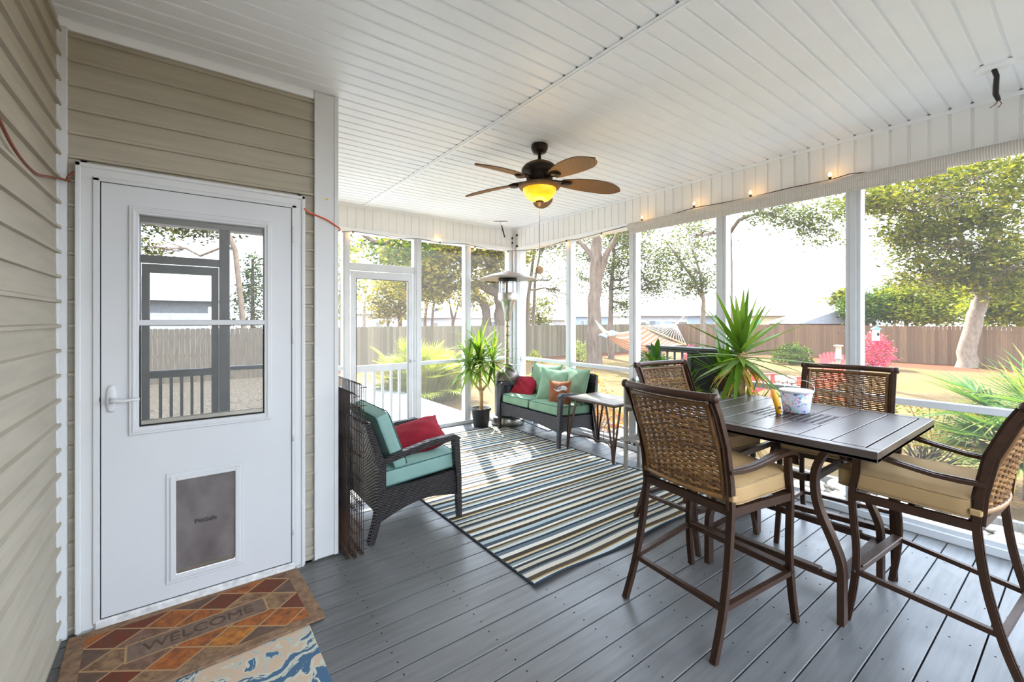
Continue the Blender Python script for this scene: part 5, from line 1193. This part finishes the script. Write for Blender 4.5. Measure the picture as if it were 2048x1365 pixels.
mb = MB(); mb.lathe([(.13, 1.69), (.133, 1.72), (.133, 1.78), (.128, 1.79)], 28); mb.build('burner_ring', M['steel'], t)
mb = MB(); mb.lathe([(.125, 1.78), (.125, 1.975)], 28); mb.build('mesh_guard', M['clear'], t)
mb = MB()
for k in range(8): a = k * PI / 4; mb.tube([(.127 * math.cos(a), .127 * math.sin(a), 1.77), (.127 * math.cos(a), .127 * math.sin(a), 1.99)], .003, 5)
mb.lathe([(.126, 1.94), (.13, 1.95), (.13, 1.985), (.126, 1.99)], 24); mb.build('guard_rod', M['blackmetal'], t)
mb = MB(); mb.lathe([(.03, 1.7), (.035, 1.8), (.03, 1.95)], 12); mb.build('emitter', M['steel'], t)
mb = MB(); mb.lathe([(.06, 1.985), (.2, 2.02), (.33, 1.995), (.385, 1.975), (.387, 1.982), (.33, 2.005), (.2, 2.05), (.05, 2.075), (.02, 2.09), (0, 2.09)], 40); mb.build('reflector', mat('dull_steel', s(158, 152, 144), .45, .6), t)

# ------------------------------------------------------------------ yuccas
def yucca_head(mb, dry, c, n, L, w_, rn, emin=-.5, emax=1.45, droop=.5):
    for k in range(n):
        a = k * 2.39996 + rn.uniform(-.2, .2); q = k / n; e = emax + (emin - emax) * q ** .9 + rn.uniform(-.1, .1)
        b_ = Vector(c) + Vector((0, 0, .10 * (1 - q)))
        blade(mb, b_, (math.cos(a) * math.cos(e), math.sin(a) * math.cos(e), math.sin(e)), L * rn.uniform(.75, 1.08), w_ * rn.uniform(.8, 1.1), droop * rn.uniform(.5, 1.3), rn, 7, .3)
    if dry is not None:
        for k in range(12):
            a = rn.uniform(0, 6.28); blade(dry, Vector(c) + Vector((0, 0, -.02)), (math.cos(a) * .8, math.sin(a) * .8, -.3), L * .6, w_ * .5, 2.2, rn, 6, .2)
pp_ = at(962, 640, 5.85); rn = random.Random(81)
t = thing('potted_yucca', 'small branching yucca in a black plastic pot by the far screen', 'plant', (pp_.x, pp_.y, 0))
mb = MB(); mb.lathe([(0, 0), (.095, 0), (.1, .01), (.128, .22), (.136, .222), (.138, .25), (.128, .25), (.122, .21), (0, .205)], 32); mb.build('pot', M['blackplastic'], t)
mb = MB(); mb.lathe([(.121, .208), (.06, .222), (0, .225)], 16); mb.build('soil', M['soil'], t)
st = MB(); st.tube([(0, 0, .2), (.005, 0, .35), (0, .0, .48)], [.028, .024, .03], 9)
hs_ = [(-.13, .07, .74), (.0, .02, .78), (.14, -.08, .82), (.03, .1, .92)]
for h_ in hs_: st.tube([(0, 0, .46), (h_[0] * .55, h_[1] * .55, .56), (h_[0] * .9, h_[1] * .9, h_[2] - .1), h_], [.018, .015, .014, .013], 8)
st.build('stem', M['stem'], t)
lf = MB(); lf2 = MB()
for i, h_ in enumerate(hs_): yucca_head(lf, None, h_, 36, .48, .023, rn, -.9, 1.45, 1.2)
lf.build('leaves', M['yucca'], t)
yp = at(1482, 640, 3.32); rn = random.Random(82)
t = thing('potted_yucca', 'large spiky yucca with a thick trunk behind the bar table', 'plant', (yp.x, yp.y, 0))
mb = MB(); mb.lathe([(0, 0), (.12, 0), (.125, .01), (.155, .26), (.165, .262), (.165, .29), (.152, .29), (.148, .25), (0, .245)], 32); mb.build('pot', M['terracotta'], t)
st = MB(); st.tube([(0, 0, .24), (.005, 0, .6), (0, .0, .9), (-.0, 0, 1.22)], [.04, .034, .03, .026], 10); st.build('stem', M['stem'], t)
lf = MB(); dr = MB(); yucca_head(lf, dr, (0, 0, 1.10), 54, .52, .027, rn, -.75, 1.5, .4)
for (x, y, z) in ((.04, .03, .42), (-.03, -.04, .55)): yucca_head(lf, dr, (x, y, z), 12, .5, .022, rn, .5, 1.45, .4)
for k in range(13):
    a = rn.uniform(0, 6.28); blade(dr, (.0, 0, 1.05), (math.cos(a) * .4, math.sin(a) * .4, -.6), rn.uniform(.3, .5), .012, .8, rn, 6, .2)
    blade(dr, (.0, 0, .55), (math.cos(a) * .5, math.sin(a) * .5, -.4), rn.uniform(.2, .35), .012, 1.5, rn, 6, .2)
lf.build('leaves', M['yucca'], t); dr.build('dry_leaves', M['yuccadry'], t)

# ------------------------------------------------------------------ trellis planter, bench and its plants
t = thing('trellis_planter', 'dark grey planter stand with a trellis panel and black board', 'planter', (3.75, 2.25, 0)); m = M['planter']
L_ = .42
for y in (L_, .02, -L_): 
    mb = MB(); mb.box((-.02, y - .02, 0), (.02, y + .02, 1.14), .003); mb.build('post', m, t)
mb = MB(); mb.box((-.06, -L_ - .05, 1.14), (.06, L_ + .05, 1.165), .004); mb.box((-.045, -L_ - .03, 1.115), (.045, L_ + .03, 1.14), .004); mb.build('top_shelf', m, t)
mb = MB()
for k in range(1, 5): y = .02 + (L_ - .02) * k / 5; mb.box((-.008, y - .007, .84), (.008, y + .007, 1.12))
for z in (.92, 1.02, .84): mb.box((-.007, .02, z - .007), (.007, L_, z + .007))
mb.build('trellis', m, t)
mb = MB(); mb.box((-.008, -L_, .62), (.008, .02, 1.12)); mb.build('back_board', mat('black_board', s(22, 22, 24), .6), t)
mb = MB(); mb.box((-.12, -L_, .5), (.06, L_, .80), .004); mb.build('planter_box', m, t)
t = thing('plant_bench', 'weathered grey wooden plant bench with wavy ends by the screen', 'bench', (3.44, 2.27, 0)); m = M['greywood']
for sy in (-1, 1):
    y = sy * .41; mb = MB(); n_ = 12; vs = []
    for k in range(n_ + 1):
        u = k / n_; x = -.12 + .24 * u; z = .80 + .03 * math.cos(4 * PI * u) + .035 * math.sin(PI * u)
        vs += [(x, y - .01, .55), (x, y - .01, z), (x, y + .01, .55), (x, y + .01, z)]
    fs = []
    for k in range(n_): o_ = 4 * k; fs += [(o_, o_ + 4, o_ + 5, o_ + 1), (o_ + 2, o_ + 3, o_ + 7, o_ + 6), (o_ + 1, o_ + 5, o_ + 7, o_ + 3), (o_, o_ + 2, o_ + 6, o_ + 4)]
    fs += [(0, 1, 3, 2), (4 * n_, 4 * n_ + 2, 4 * n_ + 3, 4 * n_ + 1)]; mb.add(vs, fs); mb.build('end_panel', m, t)
    for x in (-.1, .1):
        mb = MB(); mb.box((x - .016, y - .016, 0), (x + .016, y + .016, .6), .002); mb.build('leg', m, t)
mb = MB()
for k in range(3): mb.box((-.12 + k * .082, -.4, .60), (-.12 + k * .082 + .074, .4, .62), .002)
mb.build('upper_shelf', m, t)
mb = MB()
for k in range(3): mb.box((-.12 + k * .082, -.44, .28), (-.12 + k * .082 + .074, .47, .298), .002)
mb.build('lower_shelf', m, t)
def pot_plant(name, label, loc, potm, pot_prof, fn, cat='plant'):
    t = thing(name, label, cat, loc); mb = MB(); mb.lathe(pot_prof, 24); mb.build('pot', potm, t); mb = MB(); top = pot_prof[-1]; mb.lathe([(top[0], top[1] - .0), (0, top[1] + .008)], 16); mb.build('soil', M['soil'], t); fn(t); return t
rn = random.Random(90)
def broad(mb, base, dirv, L, w_, droop, stemL, rn):
    d = Vector(dirv).normalized(); p = Vector(base); q = p + d * stemL; mb.tube([p, p.lerp(q, .5), q], .0025, 4, cap=False)
    side = d.cross(Vector((0, 0, 1)));
    if side.length < .05: side = Vector((1, 0, 0))
    side.normalize(); vs = []; n = 7; pp = q.copy(); dd = d.copy()
    for i in range(n + 1):
        t_ = i / n; ww = w_ * math.sin(PI * min(1, t_ * .93 + .07)) ** .8; up = side.cross(dd); vs += [pp - side * ww + up * ww * .25, pp.copy(), pp + side * ww + up * ww * .25]; pp = pp + dd * L / n; dd = (dd + Vector((0, 0, -droop / n))).normalized()
    fs = []
    for i in range(n):
        for k in (0, 1): fs.append((3 * i + k, 3 * i + k + 1, 3 * i + k + 4, 3 * i + k + 3))
    mb.add(vs, fs, True)
P1 = [(0, 0), (.08, 0), (.1, .17), (.105, .175), (.1, .18), (.092, .165)]
def f1(t):
    mb = MB()
    for k in range(46):
        a = k * 2.4; e = rn.uniform(.1, 1.4); z = rn.uniform(.15, .42); broad(mb, (.02 * math.cos(a), .02 * math.sin(a), z), (math.cos(a) * math.cos(e), math.sin(a) * math.cos(e), math.sin(e)), rn.uniform(.11, .17), .024, 1.0, rn.uniform(.04, .1), rn)
    for k in range(6): mb.tube([(0, 0, .16), (.02 * math.cos(k), .02 * math.sin(k), .42)], .004, 5)
    mb.build('leaves', M['houseplant'], t)
b1 = at(1350, 640, 4.0); pot_plant('potted_plant', 'leafy green houseplant behind the left bar chair', (3.44, 2.42, .622), M['terracotta'], P1, f1)
P2 = [(0, 0), (.07, 0), (.095, .14), (.1, .145), (.088, .13)]
def f2(t):
    mb = MB()
    for k in range(90):
        a = k * 2.4; e = rn.uniform(.3, 1.5); blade(mb, (.03 * math.cos(a), .03 * math.sin(a), .13), (math.cos(a) * math.cos(e), math.sin(a) * math.cos(e), math.sin(e)), rn.uniform(.18, .36), .007, 1.1, rn, 6, .3)
    mb.build('leaves', M['houseplant'], t)
pot_plant('spider_plant', 'grassy leaved spider plant in a pale square pot', (3.44, 2.16, .622), M['greypot'], P2, f2)
def f3(t):
    mb = MB()
    for k in range(26):
        a = k * 2.4; e = rn.uniform(.5, 1.45); blade(mb, (.02 * math.cos(a), .02 * math.sin(a), .13), (math.cos(a) * math.cos(e), math.sin(a) * math.cos(e), math.sin(e)), rn.uniform(.25, .42), .02, .6, rn, 6, .3)
    mb.build('leaves', M['houseplant'], t)
pot_plant('potted_plant', 'dark leaved plant in a brown pot at the right end of the bench', (3.66, 1.88, .802), M['terracotta'], P2, f3)
t = thing('pothos_plant', 'trailing lime green pothos spilling over the bench end', 'plant', (3.42, 1.985, .622))
mb = MB(); mb.lathe([(0, 0), (.05, 0), (.065, .11), (.068, .115), (.06, .1), (0, .1)], 20); mb.build('pot', M['greypot'], t)
mb = MB()
for k in range(16):
    a = rn.uniform(0, 6.28); L2_ = rn.uniform(.15, .38); P = [Vector((0, 0, .11)), Vector((math.cos(a) * .1, math.sin(a) * .12, .2)), Vector((math.cos(a) * L2_ * .7, math.sin(a) * L2_ * .8, .17)), Vector((math.cos(a) * L2_ * .8, math.sin(a) * L2_, .05))]
    mb.tube(P, .003, 4)
    for q in range(8):
        u = q / 8 * 2.99; i = int(u); b_ = P[i].lerp(P[i + 1], u - i); aa = rn.uniform(0, 6.28); broad(mb, b_, (math.cos(aa), math.sin(aa), .4), .065, .027, 1.2, .025, rn)
mb.build('leaves', M['pothos'], t)

# ------------------------------------------------------------------ ceiling fan
FXc, FYc = 2.175, 2.566
t = thing('ceiling_fan', 'bronze ceiling fan with five palm leaf blades and amber bowl light', 'ceiling fan', (FXc, FYc, 0)); bz = M['agedbronze']
mb = MB(); mb.lathe([(.06, 2.76), (.064, 2.755), (.064, 2.73), (.05, 2.7), (.02, 2.692), (0, 2.692)], 28); mb.build('canopy', bz, t)
mb = MB(); mb.lathe([(.012, 2.70), (.012, 2.655), (.02, 2.645), (.035, 2.63)], 16); mb.build('downrod', bz, t)
g = NG('brushed_gold_bronze'); g.color(g.ramp(g.noise(g.coord((1, 1, 1)), 40, 3), [(.3, s(70, 50, 30)), (.7, s(130, 92, 42))])); g.b.inputs['Metallic'].default_value = .5; g.b.inputs['Roughness'].default_value = .5
mb = MB(); mb.lathe([(.03, 2.635), (.07, 2.625), (.11, 2.605), (.128, 2.585)], 36); mb.build('motor_cap', g.m, t)
mb = MB(); mb.lathe([(.128, 2.585), (.138, 2.57), (.138, 2.55), (.125, 2.53), (.10, 2.515), (.1, 2.49), (.085, 2.48), (.085, 2.455)], 36); mb.build('motor_housing', bz, t)
bl_m = NG('woven_blade'); sxb = bl_m.n('SeparateXYZ'); bl_m.l(bl_m.coord(), sxb.inputs[0]); h_ = bl_m.math('MULTIPLY', bl_m.math('SINE', bl_m.math('MULTIPLY', sxb.outputs[0], 420.0)), bl_m.math('SINE', bl_m.math('MULTIPLY', sxb.outputs[1], 520.0)))
bl_m.color(bl_m.ramp(h_, [(.2, s(124, 88, 48)), (.8, s(160, 118, 68))])); bl_m.bump(h_, .5, .003); bl_m.b.inputs['Roughness'].default_value = .6
def blade_w(u): return .088 * (math.sin(PI * min(1, .10 + .72 * u)) ** .6) * (1 if u < .72 else math.sqrt(max(0, 1 - ((u - .72) / .28) ** 2)) * .97 + .03)
for k in range(5):
    a = R(-26 + 72 * k); Mx = Matrix.Rotation(a, 4, 'Z')
    mb = MB(); mb.tube([(.09, 0, 2.49), (.14, 0, 2.485), (.2, 0, 2.478), (.25, 0, 2.474)], [.006, .006, .004, .004], w=[.015, .02, .045, .03], up=(0, 0, 1)); mb.lathe([(0, 2.462), (.035, 2.463), (.04, 2.472), (.03, 2.478), (0, 2.478)], 16, (.215, 0, 0)); mb.xf(Mx); mb.build('blade_bracket', bz, t)
    mb = MB()
    for sg, dz in ((1, .004), (-1, -.001)):
        def f(u, v):
            x = .17 + .49 * u; w_ = blade_w(u); y = (2 * v - 1) * w_; return (x, y * math.cos(R(-14)), 2.475 - .035 * u * u + y * math.sin(R(-14)) + dz + .006 * (1 - (2 * v - 1) ** 2))
        st = len(mb.f); mb.grid(f, 22, 8)
        if sg == -1:
            for i in range(st, len(mb.f)): mb.f[i] = mb.f[i][::-1]
    b_ = mb.build('blade', bl_m.m, t); b_.rotation_euler = (0, 0, a)
mb = MB(); mb.lathe([(.085, 2.462), (.12, 2.462), (.15, 2.45), (.158, 2.435), (.15, 2.425), (.125, 2.42)], 40); mb.build('light_rim', bl_m.m, t)
mb = MB(); mb.lathe([(.128, 2.425), (.125, 2.40), (.108, 2.365), (.075, 2.338), (.03, 2.326), (0, 2.325)], 36); mb.build('glass_bowl', M['amber'], t)
mb = MB(); mb.lathe([(.028, 2.334), (.034, 2.325), (.03, 2.315), (.012, 2.306), (.008, 2.29), (0, 2.288)], 16); mb.build('finial', bz, t)
mb = MB(); mb.tube([(-.004, -.006, 2.32), (-.004, -.006, 1.83)], .0016, 5); ob = mb.build('pull_chain', M['agedbronze'], t)
mb = MB(); mb.lathe([(0, .006), (.03, .006), (.031, .0), (.03, -.006), (0, -.006)], 24); mb.xf(Matrix.Translation((-.004, -.006, 1.80)) @ Matrix.Rotation(math.atan2(FWD.y, FWD.x), 4, 'Z') @ Matrix.Rotation(PI / 2, 4, 'Y')); mb.build('pull_disc', mat('wood_slice', s(190, 160, 126), .7, var=.25, vs=40), ob)
ld = bpy.data.lights.new('fan_lamp', 'POINT'); lo = bpy.data.objects.new('fan_lamp', ld); COL.objects.link(lo); lo.location = (FXc, FYc, 2.28); ld.energy = 1.2; ld.color = (1, .62, .2); ld.shadow_soft_size = .08; lo.parent = t; lo.location = (0, 0, 2.27)

# ------------------------------------------------------------------ string lights, shade, cords
def onX(px, py, X): l = (px - 1024) / 877; d = X / (.5976 + l * .8018); return at(px, py, d)
def onY(px, py, Y): l = (px - 1024) / 877; d = Y / (.8018 - l * .5976); return at(px, py, d)
pts = [onY(x, y, YF - .02) for x, y in ((684, 464), (706, 463), (740, 468), (802, 478), (840, 478), (880, 486), (930, 488), (950, 493), (985, 500), (1016, 502))] + [Vector((XR - .06, YF - .04, 2.43))] + [onX(x, y, XR - .02) for x, y in ((1075, 499), (1100, 492), (1133, 481), (1160, 478), (1203, 466), (1240, 456), (1262, 450))] + [onX(x, y, XR - .055) for x, y in ((1284, 443), (1340, 430), (1388, 416), (1440, 407), (1501, 395), (1580, 376), (1660, 360), (1700, 348), (1780, 340), (1855, 322), (1920, 311), (2048, 281), (2100, 270))]
t = thing('string_light', 'black string of small warm bulbs hung along the beams', 'string lights', tuple(pts[0])); o0 = Vector(t.location)
mb = MB(); mb.tube([p - o0 for p in pts], .0035, 5); mb.build('cable', M['blackcord'], t)
bul = [(onY(706, 463, YF - .025), -1), (onY(802, 478, YF - .025), -1), (onY(880, 487, YF - .025), 1), (onY(950, 493, YF - .025), -1), (onY(1016, 502, YF - .025), -1), (onX(1075, 499, XR - .025), -1), (onX(1133, 481, XR - .025), -1), (onX(1203, 466, XR - .025), -1), (onX(1284, 443, XR - .06), 1), (onX(1388, 416, XR - .06), 1), (onX(1501, 395, XR - .06), 1), (onX(1660, 360, XR - .06), 1), (onX(1855, 322, XR - .07), -1)]
for p, sg in bul:
    p = p - o0; mb = MB(); mb.lathe([(.004, 0), (.009, -.002), (.009, -.022), (.006, -.024)], 10); mb.xf(Matrix.Translation(p) @ Matrix.Scale(-sg, 4, (0, 0, 1))); so = mb.build('socket', M['blackcord'], t)
    mb = MB(); mb.lathe([(.005, -.022), (.011, -.034), (.012, -.042), (.007, -.054), (0, -.06)], 10); mb.xf(Matrix.Translation(p) @ Matrix.Scale(-sg, 4, (0, 0, 1))); mb.build('bulb', M['bulb'], so)
    ld = bpy.data.lights.new('bulb_lamp', 'POINT'); lo = bpy.data.objects.new('bulb_lamp', ld); COL.objects.link(lo); lo.parent = t; lo.location = p + Vector((-.03, -.02, sg * .05)); ld.energy = .035; ld.color = (1, .5, .12); ld.shadow_soft_size = .012
t = thing('roller_shade', 'rolled up ribbed outdoor shade along the top of the right screens', 'shade', (XR - .075, 3.03, 2.415))
mb = MB(); mb.tube([(0, 0, 0), (0, -3.2, 0)], .042, 20); mb.build('roll', M['blind'], t)
mb = MB(); mb.box((-.036, -2.46, -.075), (-.032, -.02, 0)); mb.tube([(-.034, -2.46, -.075), (-.034, -.02, -.075)], .008, 8); mb.build('hem', M['blind'], t)
mb = MB(); mb.lathe([(0, .012), (.02, .012), (.026, .004), (.03, 0)], 14); mb.xf(Matrix.Rotation(-PI / 2, 4, 'X')); mb.box((-.005, .0, -.01), (.06, .012, .03), .002); mb.build('end_bracket', mat('brass_bracket', s(150, 130, 80), .4, .6), t)
mb = MB(); mb.tube([(.0, .015, -.02), (.0, .02, -.27)], .002, 5); mb.lathe([(0, 0), (.008, -.004), (.009, -.02), (0, -.028)], 10, (0, .02, -.265)); mb.build('pull_cord', M['blackcord'], t)
cp_ = [(.545, YD - .052, 2.055), (.575, YD - .03, 2.04), (.612, YD - .036, 2.03), (.67, YD - .036, 2.012), (.72, YD - .036, 1.985), (.742, YD - .034, 1.972), (.752, YD - .012, 1.964), (.744, YD + .03, 1.962), (.744, YD + .12, 1.975)]
mb = MB(); mb.tube(smooth(cp_), .0042, 6); tag(mb.build('extension_cord', M['orangecord']), 'orange cord wrapped around the white corner post', 'cord')
cl = [(XL + .025, 1.75, 2.06), (XL + .022, 1.95, 1.99), (XL + .022, 2.1, 1.955), (XL + .022, 2.3, 1.95), (XL + .022, 2.5, 1.99), (XL + .024, 2.65, 2.022), (XL + .045, 2.72, 2.035), (XL + .045, YD - .056, 2.035), (-.415, YD - .056, 2.045), (-.395, YD - .055, 2.075)]
mb = MB(); mb.tube(smooth(cl), .005, 6); tag(mb.build('brown_cord', M['browncord']), 'brown cord drooping across the left siding to the door frame', 'cord')
t = thing('junction_box', 'white painted ceiling box with a stub of black cable near the right beam', 'junction box', (3.42, .335, ZC))
mb = MB(); mb.lathe([(0, -.02), (.052, -.02), (.062, -.013), (.066, .002)], 28); mb.xf(Matrix.Diagonal((.8, 1.2, 1, 1))); mb.build('cover', M['white'], t)
mb = MB(); mb.tube([(0, 0, -.02), (-.005, -.01, -.06), (.02, -.005, -.1), (.06, .0, -.13), (.075, -.01, -.165)], [.011, .011, .012, .012, .009], 10); cb_ = mb.build('cable', M['blackcord'], t)
mb = MB(); mb.tube([(.075, -.01, -.16), (.07, -.0, -.18), (.05, .02, -.2)], .002, 5); mb.tube([(.075, -.01, -.16), (.075, -.02, -.185), (.065, -.01, -.205)], .002, 5); mb.build('bare_wire', mat('copper_wire', s(120, 74, 48), .5, .5), cb_)
t = thing('ceiling_cable', 'short black cable stub hanging from the ceiling near the far corner', 'cable', (3.43, 4.85, ZC))
mb = MB(); mb.tube([(0, 0, 0), (-.01, .01, -.04), (.01, 0, -.06)], .003, 5); mb.tube([(-.07, .07, -.003), (0, 0, -.01), (.07, -.05, -.004)], .006, 5); mb.build('bracket', M['steel'], t)
mb = MB(); mb.tube([(.01, 0, -.06), (.02, -.01, -.12), (.045, -.02, -.22)], [.007, .01, .009], 7); mb.build('cable', M['blackcord'], t)
